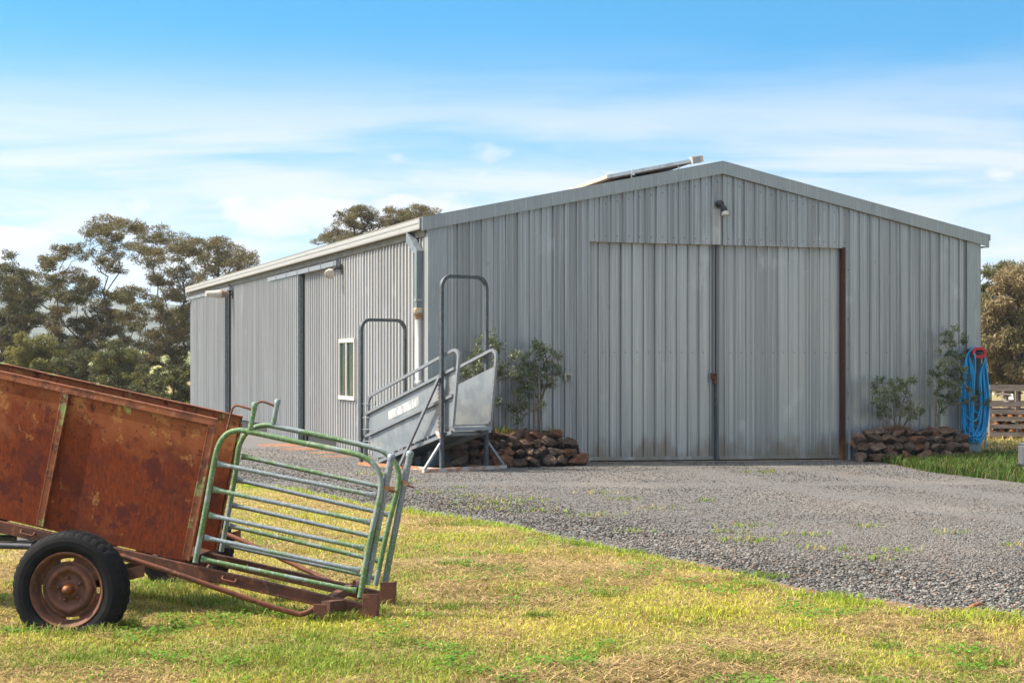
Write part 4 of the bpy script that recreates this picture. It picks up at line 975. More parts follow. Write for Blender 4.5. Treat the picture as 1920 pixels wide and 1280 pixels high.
# ================================================================ SHEEP TRAILER
tr = thing('sheep_trailer', 'rusty narrow stock trailer with tilted steel sides and green tube gates', 'trailer', (TR.o.x, TR.o.y, 0), TR.rz)
T = lambda u, v, d=0.0: TR.at(u, v, 'y', d)
BW = 0.56                                   # body width
def pl(u, v, y=None):                       # point of the body side, read on the near plane, moved to plane y
    p = T(u, v); return Vector((p.x, p.y if y is None else y, p.z))
sl = (T(405, 790).z-T(0, 700).z)/(T(405, 790).x-T(0, 700).x)
def ext(u, v, x): p = T(u, v); return Vector((x, 0, p.z+(x-p.x)*sl))
XF = T(405, 790).x-2.55                     # front end of the box, out of the picture
XA = T(405, 790).x
def along(p, x): return Vector((x, p.y, p.z+(x-p.x)*sl))
top = T(405, 786); bot = T(352, 1053); dirv = (Vector((bot.x, 0, bot.z))-Vector((top.x, 0, top.z)))
Ht = dirv.length; dn_ = dirv.normalized(); ax_ = Vector((1, 0, sl)).normalized()
TL = Vector((XF, 0, top.z+(XF-top.x)*sl)); BL = TL+dn_*Ht
UP = Vector((0, 1, 0))
def side(y, sgn):
    o3 = Vector((0, y, 0))
    mb = MB(); mb.poly([TL+o3, Vector((top.x, y, top.z)), Vector((bot.x, y, bot.z)), BL+o3], (0, .006*sgn, 0))
    s_ = mb.build('side_panel', M['rust'], tr)
    a_, b_ = TL+o3, Vector((top.x+.01, y, top.z)); dv = dn_*.021
    mb = MB(); mb.beam(a_+dv+Vector((0, -.012*sgn, 0)), b_+dv+Vector((0, -.012*sgn, 0)), .006, .045, up=-dn_); mb.beam(a_+Vector((0, -.0*sgn, .001)), b_+Vector((0, 0, .001)), .036, .006, up=-dn_)
    mb.build('top_rail', M['rustrail'], s_)
    for f_, w_ in ((0.012, .045), (XA-T(121, 738).x, .042), (1.75, .042), (2.53, .045)):
        t_ = Vector((top.x, y-.016*sgn, top.z))-ax_*f_+dn_*.045; e_ = t_+dn_*(Ht-.06)
        mb = MB(); mb.beam(t_, e_, .006, w_, up=ax_); mb.beam(t_+ax_*(w_/2)+Vector((0, .004*sgn, 0)), e_+ax_*(w_/2)+Vector((0, .004*sgn, 0)), .028, .007, up=ax_); mb.beam(t_-ax_*(w_/2)+Vector((0, .004*sgn, 0)), e_-ax_*(w_/2)+Vector((0, .004*sgn, 0)), .022, .006, up=ax_)
        mb.build('stiffener', M['rustrail'], s_)
    return s_
side(0.0, 1); side(BW, -1)
# floor and headboard
mb = MB(); mb.poly([BL+Vector((0, .01, .012)), Vector((bot.x-.02, .01, bot.z+.012)), Vector((bot.x-.02, BW-.01, bot.z+.012)), BL+Vector((0, BW-.01, .012))], (0, 0, -.01)); mb.build('floor', M['rustdark'], tr)
mb = MB(); mb.poly([TL+Vector((0, .01, -.03)), TL+Vector((0, BW-.01, -.03)), BL+Vector((0, BW-.01, .02)), BL+Vector((0, .01, .02))], (.006, 0, 0)); mb.build('headboard', M['rust'], tr)
# long frame beams
e0 = T(640, 1119); f0 = T(352, 1054); be_end = T(692, 1131)
fa = Vector((f0.x, 0, f0.z)); slb = (T(640, 1121).z-T(330, 1050).z)/(T(640, 1121).x-T(330, 1050).x)
def beamz(x): return f0.z+(x-f0.x)*slb-.004
for y in (0.0, BW):
    xe = be_end.x
    mb = MB(); mb.beam((XF-.35, y, beamz(XF-.35)-.04), (xe, y, beamz(xe)-.04), .045, .075); bo = mb.build('chassis_beam', M['rustdark'], tr, bevel=0.005)
    for u in (55, 432):
        x = T(u, 1080).x; z = beamz(x)-.045
        mb = MB(); mb.tube(fillet([(x-.04, y-.023, z+.03), (x-.04, y-.05, z+.012), (x+.045, y-.05, z-.008), (x+.045, y-.023, z+.01)], .01, 3), .006, 6); mb.build('tie_hook', M['rusttube'], bo)
    # socket block at the rear
    a_ = T(682, 1100); mb = MB(); z0 = beamz(xe)
    mb.b2(xe-.03, xe+.065, y-.055, y-.049, z0-.03, z0+.075); mb.b2(xe-.035, xe+.058, y-.055, y+.03, z0-.08, z0-.028); mb.b2(xe+.058, xe+.064, y-.048, y+.03, z0-.027, z0+.075)
    mb.build('rear_socket', M['rustdark'], tr, bevel=0.004)
for f_ in (0.06, 0.30):
    x = T(625, 1100).x-f_*0.55; mb = MB(); mb.sq([(x, .024, beamz(x)-.035), (x+.02, BW-.024, beamz(x)-.03)], .055, Z_); mb.build('cross_member', M['rustdark'], tr, bevel=0.005) if f_ < .1 else None
for x in (XF+.2, XF+1.0, XF+1.75):
    MB().sq([(x, .024, beamz(x)-.045), (x, BW-.024, beamz(x)-.045)], .05, Z_).build('cross_member', M['rustdark'], tr)
# rear outriggers that rest on the grass
def outrig(y0, y1):
    p0 = T(603, 1150, -.22); x0 = p0.x; x1 = T(640, 1121).x
    mb = MB(); mb.sq([(x0+.02, y1, .115), (x1, y0, beamz(x1)-.035)], .062, Z_); mb.b2(x0-.045, x0+.035, y1-.045*(1 if y1 < 0 else -1)-.004, y1-.045*(1 if y1 < 0 else -1)+.004, .015, .135)
    mb.build('outrigger', M['rustdark'], tr, bevel=0.004)
outrig(-.024, -.20); outrig(BW+.024, BW+.28)
# curved guard tubes from axle to outriggers
def guard(mir):
    ps = [(225, 1041, -.52), (330, 1075, -.46), (480, 1127, -.36), (545, 1147, -.30), (568, 1150, -.27), (590, 1140, -.215)]
    pts = []
    for u, v, d in ps:
        p = T(u, v, d); pts.append(Vector((p.x, p.y if not mir else BW-p.y*1.35, p.z)))
    sm = []
    for i in range(len(pts)-1):
        p0, p1, p2, p3 = pts[max(i-1, 0)], pts[i], pts[i+1], pts[min(i+2, len(pts)-1)]
        for k in range(6):
            t = k/6; sm.append(0.5*((2*p1)+(p2-p0)*t+(2*p0-5*p1+4*p2-p3)*t*t+(3*p1-p0-3*p2+p3)*t**3))
    sm.append(pts[-1])
    MB().tube(sm, .0165, 12).build('guard_tube', M['rusttube'], tr)
guard(False); guard(True)
# wheels
wc = T(127, 1105, -.72); R = .345; WZ = wc.z
def wheel(yc, sgn):
    s = sgn
    hb = MB(); hb.lathe([(.034, -.02*s), (.034, -.055*s), (.029, -.060*s), (.026, -.085*s), (.018, -.094*s), (.001, -.096*s)], 20, 'y'); hb.lathe([(.09, .02*s), (.09, .07*s), (.02, .075*s)], 24, 'y')
    w = hb.build('wheel', M['hub'], tr, loc=(wc.x, yc, WZ))
    n = 120
    pf = [(.225, -.070), (.235, -.088), (.262, -.101), (.290, -.102), (.312, -.094), (.326, -.084), (.334, -.070), (.341, -.060), (.3425, -.040), (.334, -.038), (.334, -.032), (.344, -.030), (.345, -.008), (.336, -.006), (.336, .006), (.345, .008), (.344, .030), (.334, .032), (.334, .038), (.3425, .040), (.341, .060), (.334, .070), (.326, .084), (.312, .094), (.290, .102), (.262, .101), (.235, .088), (.225, .070)]
    def mod(i, j, r):
        if 5 <= i <= 8 or 19 <= i <= 22: return r-(.0045 if j % 3 == 0 else 0)
        if r > .343: return r-(.004 if (j+1) % 3 == 0 else 0)
        return r
    mb = MB(); mb.lathe(pf, n, 'y', mod=mod, smooth=False)
    Vn = []
    for (x, y, z) in mb.v:
        lim = -WZ+.006
        if z < lim+.05:
            k = max(0, lim-z); f_ = max(0, (lim+.05-z))/.10
            y *= 1+.25*min(f_, 1)
            z = max(z, lim)
        Vn.append((x, y*sgn if False else y, z))
    mb.v = Vn
    mb.build('tyre', M['tyre'], w)
    s = sgn
    rp = [(.226, -.068), (.228, -.080), (.222, -.086), (.215, -.084), (.208, -.066), (.200, -.058), (.196, -.030), (.190, -.020), (.182, -.018), (.166, -.030), (.160, -.036), (.150, -.030), (.146, -.034), (.132, -.050), (.118, -.055), (.106, -.048), (.096, -.028), (.084, -.022), (.055, -.024), (.050, -.034), (.044, -.034), (.001, -.034)]
    def skip(i, j):
        return i == 8 and ((j % 24) < 5 or (j % 24) > 19) and (j % 24 != 0 or True) and ((j+2) % 24) < 7
    def mod2(i, j, r):
        if 12 <= i <= 15: return r+.010*max(0, math.cos(4*(2*math.pi*j/96+math.pi/4*0)))**6
        return r
    mb = MB(); mb.lathe([(r, a*s) for r, a in rp], 96, 'y', skip=skip, mod=mod2); 
    mb.lathe([(.226, -.066*s), (.205, -.03*s), (.205, .05*s), (.226, .068*s)], 64, 'y')
    for k in range(5):
        a = 2*math.pi*k/5+.5; mb.lathe([(.012, -.024*s), (.011, -.040*s), (.001, -.041*s)], 6, 'y', (.07*math.cos(a), 0, .07*math.sin(a)))
    mb.build('rim', M['rim'], w)
    return w
wheel(-.66, 1); wheel(BW+.98, -1)
mb = MB(); za = beamz(wc.x)-.07
for y0, y1, ye in ((-.60, -.02, -.57), (BW+.92, BW+.02, BW+.89)):
    mb.sq([(wc.x, ye, WZ), (wc.x, y1, WZ)], .05, Z_)
    mb.poly([(wc.x+.02, y0+.05, WZ+.03), (wc.x+.40, y0+.06, WZ+.13), (wc.x+.40, y0+.06, WZ+.06), (wc.x+.02, y0+.05, WZ-.03)], (0, .02, 0))
mb.sq([(wc.x, -.02, WZ), (wc.x, BW+.02, WZ)], .05, Z_); 
for y in (.0, BW): mb.sq([(wc.x, y, WZ+.027), (wc.x, y, beamz(wc.x)-.08)], .05, Y_)
mb.build('axle', M['rustdark'], tr)
# black drawbar tubes
mb = MB()
for (u0, v0), (u1, v1), d in (((-700, 1000), (60, 1024), -.30), ((-700, 996), (30, 1008), .30), ((-500, 1035), (58, 1013), .9)):
    a_, b_ = T(u0, v0, d), T(u1, v1, d); mb.tube([a_, b_], .020, 12)
mb.tube([(T(30, 1015, -.3).x, -.3, T(60, 1022, -.3).z), (T(30, 1015, -.3).x, .9, T(60, 1022, .9).z+.06)], .018, 10)
mb.build('drawbar', M['blacksteel'], tr)
# tube gates
def smooth(pts, k=5):
    out = []
    for i in range(len(pts)-1):
        p0, p1, p2, p3 = pts[max(i-1, 0)], pts[i], pts[i+1], pts[min(i+2, len(pts)-1)]
        for j in range(k):
            t = j/k; out.append(0.5*((2*p1)+(p2-p0)*t+(2*p0-5*p1+4*p2-p3)*t*t+(3*p1-p0-3*p2+p3)*t**3))
    out.append(pts[-1]); return out
NEAR = dict(d=-.03, loop=[(366, 1054), (383, 968), (397, 890), (405, 850), (413, 828), (426, 813), (444, 807), (467, 809), (561, 829), (655, 848), (685, 858), (704, 874), (714, 898), (712, 930), (702, 975), (690, 1030), (675, 1119)],
    bars=[((407, 869), (704, 929), 1), ((399, 917), (694, 979), 1), ((391, 965), (682, 1027), 1), ((383, 1007), (675, 1069), 1), ((377, 1047), (668, 1107), 0)],
    peg=((469, 806), (477, 761)), rod=[(474, 768), (446, 760), (438, 763), (434, 772), (423, 818)], post=((733, 860), (688, 1095)), clamp=(722, 914), pin=((712, 917), (745, 922)))
FAR = dict(d=BW-.03, loop=[(415, 1033), (424, 985), (432, 940), (441, 889), (447, 843), (454, 823), (465, 808), (480, 800), (500, 797), (520, 800), (608, 818), (702, 840), (727, 852), (742, 870), (748, 893), (745, 920), (734, 960), (718, 1030), (704, 1096)],
    bars=[((453, 855), (739, 918), 0), ((444, 899), (731, 965), 1), ((434, 946), (722, 1011), 1), ((430, 985), (715, 1052), 0), ((422, 1021), (706, 1083), 1)],
    peg=((512, 797), (520, 755)), rod=[(518, 762), (494, 753), (484, 755), (480, 765), (468, 812)], post=((768, 854), (722, 1090)), clamp=(758, 905), pin=((750, 905), (777, 914)))
def gate(D):
    d = D['d']; q = lambda p, dd=0.0: T(p[0], p[1], d+dd)
    loop = smooth([q(p) for p in D['loop']], 5)
    mb = MB(); mb.tube(loop, .0175, 14); gt = mb.build('side_gate', M['gategreen'], tr)
    for a_, b_, gv in D['bars']:
        A_, B_ = q(a_), q(b_); n = 14; pts = [A_.lerp(B_, i/n) for i in range(n+1)]
        mb = MB(); m_ = len(pts)
        # round bar flattened to fishtails at both ends
        sec = []; ns = 12
        dv = (B_-A_).normalized(); upv = Vector((0, 1, 0)).cross(dv).normalized()
        for i, pp in enumerate([A_, A_.lerp(B_, .03), A_.lerp(B_, .075)]+[A_.lerp(B_, .075+.85*k/6) for k in range(1, 6)]+[A_.lerp(B_, .925), A_.lerp(B_, .97), B_]):
            e_ = min(i, 10-i); fv, fh = ((1.55, .35), (1.25, .65), (1, 1))[min(e_, 2)]
            sec.append([pp+upv*(.0142*fv*math.cos(2*math.pi*j/ns))+Vector((0, 1, 0))*(.0142*fh*math.sin(2*math.pi*j/ns)) for j in range(ns)])
        Vv = [p for s_ in sec for p in s_]; Fc = []
        for i in range(len(sec)-1):
            for j in range(ns): Fc.append((i*ns+j, i*ns+(j+1) % ns, (i+1)*ns+(j+1) % ns, (i+1)*ns+j))
        mb.add(Vv, Fc, True); mb.build('bar', M['gategalv'] if gv else M['gategreen'], gt)
    a_, b_ = q(D['peg'][0]), q(D['peg'][1]); mb = MB(); mb.tube([a_, b_], .0165, 12); mb.tube([b_.lerp(a_, .05), b_.lerp(a_, -.12), b_.lerp(a_, -.16)], [.019, .019, .013], 12); mb.build('peg', M['gategreen'], gt)
    mb = MB(); mb.tube(smooth([q(p) for p in D['rod']], 4), .0075, 8); mb.build('drop_rod', M['rusttube'], gt)
    a_, b_ = q(D['post'][0], .035), q(D['post'][1], .035)
    mb = MB(); mb.tube([a_, b_], .0215, 14); mb.tube([a_.lerp(b_, .012), a_.lerp(b_, -.012), a_.lerp(b_, -.03), a_.lerp(b_, -.042)], [.0245, .026, .024, .012], 14)
    po = mb.build('gate_post', M['gategalv'], tr)
    c_ = q(D['clamp'], .035); mb = MB(); ax = (b_-a_).normalized(); c_ = a_+ax*(c_-a_).dot(ax)
    mb.tube([c_-ax*.016, c_+ax*.016], .0255, 14); mb.b2(c_.x-.03, c_.x+.06, c_.y-.006, c_.y+.006, c_.z-.012, c_.z+.008); mb.build('clamp', M['rustbase'], po)
    a2, b2_ = q(D['pin'][0], .035), q(D['pin'][1], .035); MB().tube([a2, b2_], .006, 8).build('pin', M['rusttube'], po)
    MB().tube([a2+ax*.8, b2_+ax*.78], .006, 8).build('pin', M['rusttube'], po)
gate(NEAR); gate(FAR)
# ================================================================ ROCK GARDEN BEDS
from mathutils import noise as mnoise
random.seed(5)
def ico(sub):
    bm = bmesh.new(); bmesh.ops.create_icosphere(bm, subdivisions=sub, radius=1.0)
    V = np.array([v.co[:] for v in bm.verts]); Fc = np.array([[v.index for v in f.verts] for f in bm.faces]); bm.free(); return V, Fc
IV, IF = ico(4)
def rock(parent, c, size, seed):
    r = np.random.default_rng(seed); V = IV.copy()
    for k in range(12):                    # chop facets off the ball
        nrm = r.normal(size=3); nrm /= np.linalg.norm(nrm); d = 0.42+0.42*r.random()
        h = V @ nrm; V = V - np.clip(h-d, 0, None)[:, None]*nrm[None]*0.93
    o = r.random(3)*50
    nz = np.array([mnoise.fractal(Vector(p*1.7+o), 0.6, 2.2, 4) for p in V]); nz2 = np.array([mnoise.noise(Vector(p*7+o)) for p in V])
    V = V*(1+0.10*nz+0.05*nz2)[:, None]
    V = V/np.abs(V).max(0)[None]
    V = V*np.array(size)[None]/2
    a = (r.random()-.5)*.9; b_ = (r.random()-.5)*1.2
    Ry = np.array(Matrix.Rotation(a, 3, 'Y')); Rz = np.array(Matrix.Rotation(b_, 3, 'Z'))
    V = V @ Ry.T @ Rz.T
    ob = np_mesh('rock', V, IF, M[('rock', 'rockdark', 'rockdark', 'rockred', 'rockgrey', 'rock')[int(r.integers(0, 6))]], parent=parent, smooth=False); ob.location = c
    return ob
def rock_bed(name, label, x0, x1, h, y0, seed, plate=None):
    xc = (x0+x1)/2; W0 = SH.w((xc, 0, 0)); bed = thing(name, label, 'rock wall', W0, SH.rz)
    r = random.Random(seed); zb = float(gl(xc)); n = 0
    hw = (x1-x0)/2
    def plan(s, inset):                    # s in -1..1 along the bed front, ends curl back to the wall
        e = max(0, abs(s)-.80)/.20
        return s*(hw-inset*.4), -(y0-inset)*(1-e**2*.85)
    z = 0.0; k = 0
    while z < h-.03:
        ht = r.uniform(.16, .23) if k == 0 else r.uniform(.12, .18)
        s = -1.0+r.uniform(0, .04); prevx = None
        while s < 1.0:
            w = r.uniform(.15, .36)*(1.05 if k == 0 else .9)
            sc = s+w/2/hw
            if sc > 1.03: break
            px, py = plan(min(sc, 1), .10*k)
            lim = h*(1-.28*max(0, abs(sc)-.72)/.28)
            if z+ht*.5 < lim+r.uniform(-.04, .05):
                hh = ht*r.uniform(.85, 1.25)
                rock(bed, (px, py+r.uniform(-.03, .03), zb+z+hh*.45), (w*1.16, r.uniform(.30, .42), hh*1.18), seed*1000+n); n += 1
            s += w/hw*r.uniform(.9, 1.0)
        z += ht*.80; k += 1
    # soil behind the rocks
    mb = MB(); N = 28; Vv = []
    for j in range(N+1):
        s = -1+2*j/N; px, py = plan(s*.94, .12)
        zz = zb+h-.10-.12*max(0, abs(s)-.75)/.25
        Vv += [(px, py, zz-.06), (px, py*.5, zz+.02+.03*math.sin(j*2.1)), (px, -.04, zz)]
    mb.add(Vv, [(3*j+a, 3*j+3+a, 3*j+4+a, 3*j+1+a) for j in range(N) for a in (0, 1)], True); mb.build('soil', M['soil'], bed)
    if plate:
        a, b = plate; mb = MB(); mb.b2(a-xc, b-xc, -(y0-.22), -(y0-.225), zb+h-.20, zb+h+.0); mb.build('edging_plate', M['rustplate'], bed)
    return bed, zb+h-.09, n
xl0 = SH.at(842, 860, 'y', -.6).x; xl1 = SH.at(1102, 860, 'y', -.3).x-.13
bedL, zL, nL = rock_bed('rock_bed', 'low brown volcanic rock bed between the loading ramp and the big doors', xl0, xl1, .52, .72, 7, (SH.at(985, 824, 'y', -.5).x, SH.at(1026, 824, 'y', -.5).x))
xr0 = SH.at(1594, 860, 'y', -.4).x; xr1 = SH.at(1815, 860, 'y', -.4).x
bedR, zR, nR = rock_bed('rock_bed', 'low brown volcanic rock bed at the right end of the front wall', xr0, xr1, .50, .72, 9)

# ================================================================ PLANTS
def tag_stuff(o, label, cat): kind(o, 'stuff'); return tag(o, label, cat)
def tuft(name, label, spots, hgt, cols, dens=60, w=.007, spread=.14):
    xs_, ys_, zs_ = [], [], []
    for (lx, ly, z, k) in spots:
        n = int(dens*k); a = rng.random(n)*6.283; q = np.sqrt(rng.random(n))*spread*k
        p = SH.w((lx, ly, z)); xs_.append(p.x+np.cos(a)*q); ys_.append(p.y+np.sin(a)*q*.7); zs_.append(np.full(n, z))
    x, y, z = map(np.concatenate, (xs_, ys_, zs_)); n = len(x)
    c = np.array(cols)[rng.integers(0, len(cols), n)]*(.65+.7*rng.random((n, 1)))
    o = blades(name, x, y, hgt*(.4+.8*rng.random(n)), w*(.7+.6*rng.random(n)), .4+1.0*rng.random(n), c, z0=z); tag(o, label, 'grass')
bx = lambda u, y=-.4: SH.at(u, 810, 'y', y).x
DRY = [(.40, .20, .085), (.33, .15, .06), (.42, .27, .12)]; FRESH = [(.20, .27, .03), (.33, .33, .06)]
tuft('bed_grass', 'dry orange grass on top of the left rock bed', [(bx(u), -.35, zL, k) for u, k in ((925, 1), (950, 1.2), (985, 1), (1005, 1.2), (1030, .8), (910, .7), (970, .8))], .20, DRY)
tuft('bed_weeds', 'fresh yellow green grass tufts on the left rock bed', [(bx(u), -.38, zL, k) for u, k in ((936, .9), (952, .9), (1038, 1), (948, .7))], .26, FRESH, dens=40, w=.012)
tuft('bed_grass', 'dry orange grass tuft under the bushy shrub on the right rock bed', [(bx(u), -.35, zR, k) for u, k in ((1672, 1), (1690, 1.3), (1702, .9), (1680, 1), (1740, .5), (1665, .6))], .26, DRY, dens=90)

def grow(root, targets, rt, pow_=.5, jit=.06, sag=0.0, rng_=None, fork=None):
    """branch skeleton: every target joins the nearest fitting node; returns list of (pts, radii)"""
    r = rng_ or random.Random(1)
    P_ = [Vector(p) for p in root]; par = [-1]+list(range(len(P_)-1)); base = P_[0]
    order = sorted(range(len(targets)), key=lambda i: (Vector(targets[i])-base).length)
    tips = []
    for i in order:
        t = Vector(targets[i]); best = None; bd = 1e9
        for j, p in enumerate(P_):
            if fork is not None and j < fork: continue
            d = t-p; dl = d.length
            if dl < 1e-4: continue
            up = d.z/dl; cost = dl*(1.35-.35*up) + .12*(p-base).length
            if par[j] >= 0:
                b_ = (p-P_[par[j]]).normalized(); cost *= 1.25-.25*b_.dot(d/dl)
            if cost < bd: bd = cost; best = j
        p = P_[best]; d = t-p; n = max(2, min(7, int(d.length/(jit*9)+2)))
        pd = (p-P_[par[best]]).normalized() if par[best] >= 0 else Vector((0, 0, 1))
        prev = best; c1 = p+pd*d.length*.35+Vector((0, 0, sag*d.length))
        for k in range(1, n+1):
            u = k/n; q = p*(1-u)**2+c1*2*u*(1-u)+t*u*u
            if k < n: q = q+Vector((r.uniform(-1, 1), r.uniform(-1, 1), r.uniform(-1, 1)))*jit*min(1, d.length)
            P_.append(q); par.append(prev); prev = len(P_)-1
        tips.append(prev)
    cnt = [0]*len(P_)
    for t in tips:
        j = t
        while j >= 0: cnt[j] += 1; j = par[j]
    tot = max(cnt[0], 1)
    rad = [rt*(max(c, 1)/tot)**pow_ for c in cnt]
    return P_, par, rad, tips
def skeleton_mesh(P_, par, rad, n=6):
    kids = {}
    for i, p in enumerate(par):
        if p >= 0: kids.setdefault(p, []).append(i)
    mb = MB(); done = set()
    stack = [(0, None)]
    while stack:
        s, pre = stack.pop()
        pts, rr = ([P_[pre], P_[s]], [min(rad[pre], rad[s]*1.35), rad[s]]) if pre is not None else ([P_[s]], [rad[s]])
        cur = s
        while cur in kids:
            ks = sorted(kids[cur], key=lambda k: -rad[k]); nx = ks[0]
            for o in ks[1:]: stack.append((o, cur))
            pts.append(P_[nx]); rr.append(rad[nx]); cur = nx
        if len(pts) > 1: mb.tube(pts, rr, n, cap=False)
    return mb
def leaf_mesh(name, cen, rad, npc, ln, wd, cols, m, parent, flat=.6, droop=0.0, shell=.35, r=None, tone=None):
    cen = np.asarray(cen, float); rad = np.asarray(rad, float); k = len(cen); r = r or np.random.default_rng(3)
    num = np.maximum(3, (npc*(rad/rad.mean())**2*(.7+.6*r.random(k))).astype(int)); idx = np.repeat(np.arange(k), num); n = len(idx)
    dv = r.normal(size=(n, 3)); dv /= np.linalg.norm(dv, axis=1)[:, None]
    q = (shell+(1-shell)*r.random(n))**.6
    # several sub-lobes inside each clump keep the outline broken
    lob = r.normal(size=(k, 7, 3)); lob /= np.linalg.norm(lob, axis=2)[:, :, None]; lob *= .45+.4*r.random((k, 7, 1))
    pick = lob[idx, r.integers(0, 7, n)]
    off = (pick+dv*q[:, None]*.46)*np.array([1, 1, flat])
    p = cen[idx]+off*rad[idx][:, None]
    d = r.normal(size=(n, 3)); d[:, 2] -= droop; d /= np.linalg.norm(d, axis=1)[:, None]
    s = np.cross(d, r.normal(size=(n, 3))); s /= np.linalg.norm(s, axis=1)[:, None]
    Ln = ln*(.6+.8*r.random(n)); Wd = wd*(.7+.6*r.random(n))
    a = p+d*Ln[:, None]; mid = p+d*(Ln*.5)[:, None]; V = np.stack([p, mid+s*(Wd/2)[:, None], a, mid-s*(Wd/2)[:, None]], 1)
    cols = np.asarray(cols); cc = cols[r.integers(0, len(cols), k)][idx]*.55+cols[r.integers(0, len(cols), n)]*.45
    cc = cc*(.7+.6*r.random((n, 1)))
    b = (np.arange(n)*4)[:, None]
    return np_mesh(name, V.reshape(-1, 3), b+np.array([[0, 1, 2, 3]]), m, np.repeat(cc[:, None], 4, 1).reshape(-1, 3), parent=parent)

OL = [(0.106, 0.131, 0.053), (0.163, 0.188, 0.088), (0.075, 0.100, 0.037), (0.275, 0.288, 0.163), (0.138, 0.163, 0.056)]
def olive(name, label, cl, base, stems, y0, z0, rt, nleaf=46, crad=10, sd=1, ln=.062, wd=.016, stake=None):
    r = random.Random(sd); R = np.random.default_rng(sd)
    bxp = SH.at(base[0], base[1], 'y', y0); O = Vector((bxp.x, y0, z0)); root = thing(name, label, 'olive tree' if 'olive' in name else 'shrub', SH.w(O), SH.rz)
    cen, rad = [], []
    for u, v in cl:
        yy = y0+r.uniform(-.28, .22); yy = min(yy, -.10); p = SH.at(u, v, 'y', yy)-O; cen.append(p); rad.append(crad*r.uniform(.8, 1.25)/F*26.5)
    mb = MB()
    for (du, top) in stems:
        tp = SH.at(top[0], top[1], 'y', y0)-O; s0 = Vector((du, 0, -.06)); mid = s0.lerp(tp, .5)+Vector((r.uniform(-.03, .03), .02, 0))
        mine = [c-Vector((0, 0, q*.3)) for c, q in zip(cen, rad)] if len(stems) == 1 else [c-Vector((0, 0, q*.3)) for i, (c, q) in enumerate(zip(cen, rad)) if min(range(len(stems)), key=lambda s_: abs((SH.at(stems[s_][1][0], 700, 'y', y0)-O).x-c.x)+.1*((i+s_) % 2)) == stems.index((du, top))]
        if not mine: mine = [tp]
        P_, par, rad_, tips = grow([s0, mid, tp], mine, rt, .45, .02, 0, r, fork=1)
        sk = skeleton_mesh(P_, par, rad_, 6); mb.add(sk.v, sk.f, True)
    mb.build('trunk', M['olivebark'], root)
    leaf_mesh('crown', [tuple(c) for c in cen], rad, nleaf, ln, wd, OL, M['olive'], root, flat=.95, droop=-.35, shell=.1, r=R)
    return root, O
C1 = [(1019, 654), (998, 656), (984, 668), (968, 673), (1031, 663), (1045, 666), (979, 687), (1000, 682), (1021, 684), (1038, 687), (984, 703), (1007, 705), (1028, 708), (1043, 698), (975, 712), (972, 738), (982, 750), (972, 762), (956, 766), (1017, 762), (993, 738), (970, 787), (1040, 717), (1010, 668), (1008, 648), (995, 720), (1022, 722), (986, 728), (1012, 752), (1000, 694)]
olive('olive_tree', 'bushy olive tree with two stems growing from the left rock bed beside the outlet', C1, (1005, 805), [(-.03, (1001, 720)), (.09, (1011, 715))], -.36, zL, .022, 120, 12.5, 3)
C2 = [(918, 630), (923, 645), (897, 637), (935, 647), (935, 661), (897, 659), (886, 682), (874, 691), (895, 694), (881, 703), (902, 677), (956, 698), (930, 680), (932, 701), (928, 755), (910, 668), (905, 700), (915, 690), (890, 668), (868, 702), (942, 690), (950, 705)]
olive('olive_tree', 'straggly olive tree half hidden behind the loading ramp', C2, (927, 805), [(0, (925, 735))], -.30, zL, .014, 90, 11, 8)
C3 = [(1640, 724), (1649, 712), (1654, 731), (1670, 720), (1687, 717), (1701, 722), (1710, 715), (1644, 741), (1663, 741), (1682, 738), (1698, 741), (1642, 755), (1661, 759), (1682, 759), (1701, 762), (1715, 766), (1729, 773), (1649, 778), (1670, 778), (1710, 778), (1690, 775), (1676, 730), (1692, 728), (1655, 768), (1680, 748)]
olive('olive_shrub', 'low bushy olive shrub with many stems on the right rock bed', C3, (1678, 806), [(-.05, (1660, 770)), (.0, (1675, 765)), (.04, (1690, 768)), (.08, (1705, 775))], -.34, zR, .011, 120, 10.5, 12, ln=.055)
C4 = [(1791, 616), (1778, 626), (1769, 630), (1785, 635), (1806, 637), (1771, 645), (1787, 645), (1762, 659), (1778, 661), (1790, 666), (1804, 670), (1771, 677), (1759, 687), (1785, 682), (1747, 701), (1764, 705), (1783, 703), (1806, 698), (1743, 717), (1759, 720), (1776, 722), (1794, 722), (1813, 708), (1757, 736), (1776, 741), (1794, 741), (1818, 731), (1837, 734), (1766, 755), (1785, 755), (1808, 755), (1822, 748), (1846, 755), (1769, 769), (1796, 690), (1772, 693), (1800, 710)]
rt_, O4 = olive('olive_tree', 'tall slender staked olive tree in front of the coiled blue hose', C4, (1757, 806), [(0, (1768, 730))], -.42, zR, .020, 105, 9.5, 15, ln=.055)
s_ = SH.at(1755, 735, 'y', -.40); o = put('garden_stake', 'thin wooden stake tied to the tall slender olive tree', 'stake', (s_.x, -.40, zR))
MB().b2(-.018, .018, -.018, .018, -.1, s_.z-zR).build('post', M['timber'], o)
p = SH.at(1757, 741, 'y', -.42); mb = MB(); mb.tube([(0.0, -.03, p.z-zR), (.06, -.05, p.z-zR+.005), (.13, -.02, p.z-zR), (.06, .04, p.z-zR), (0.0, .03, p.z-zR)], .018, 8); mb.build('tie', layered('green_tie', (.012, .045, .03), rough=.6), o)

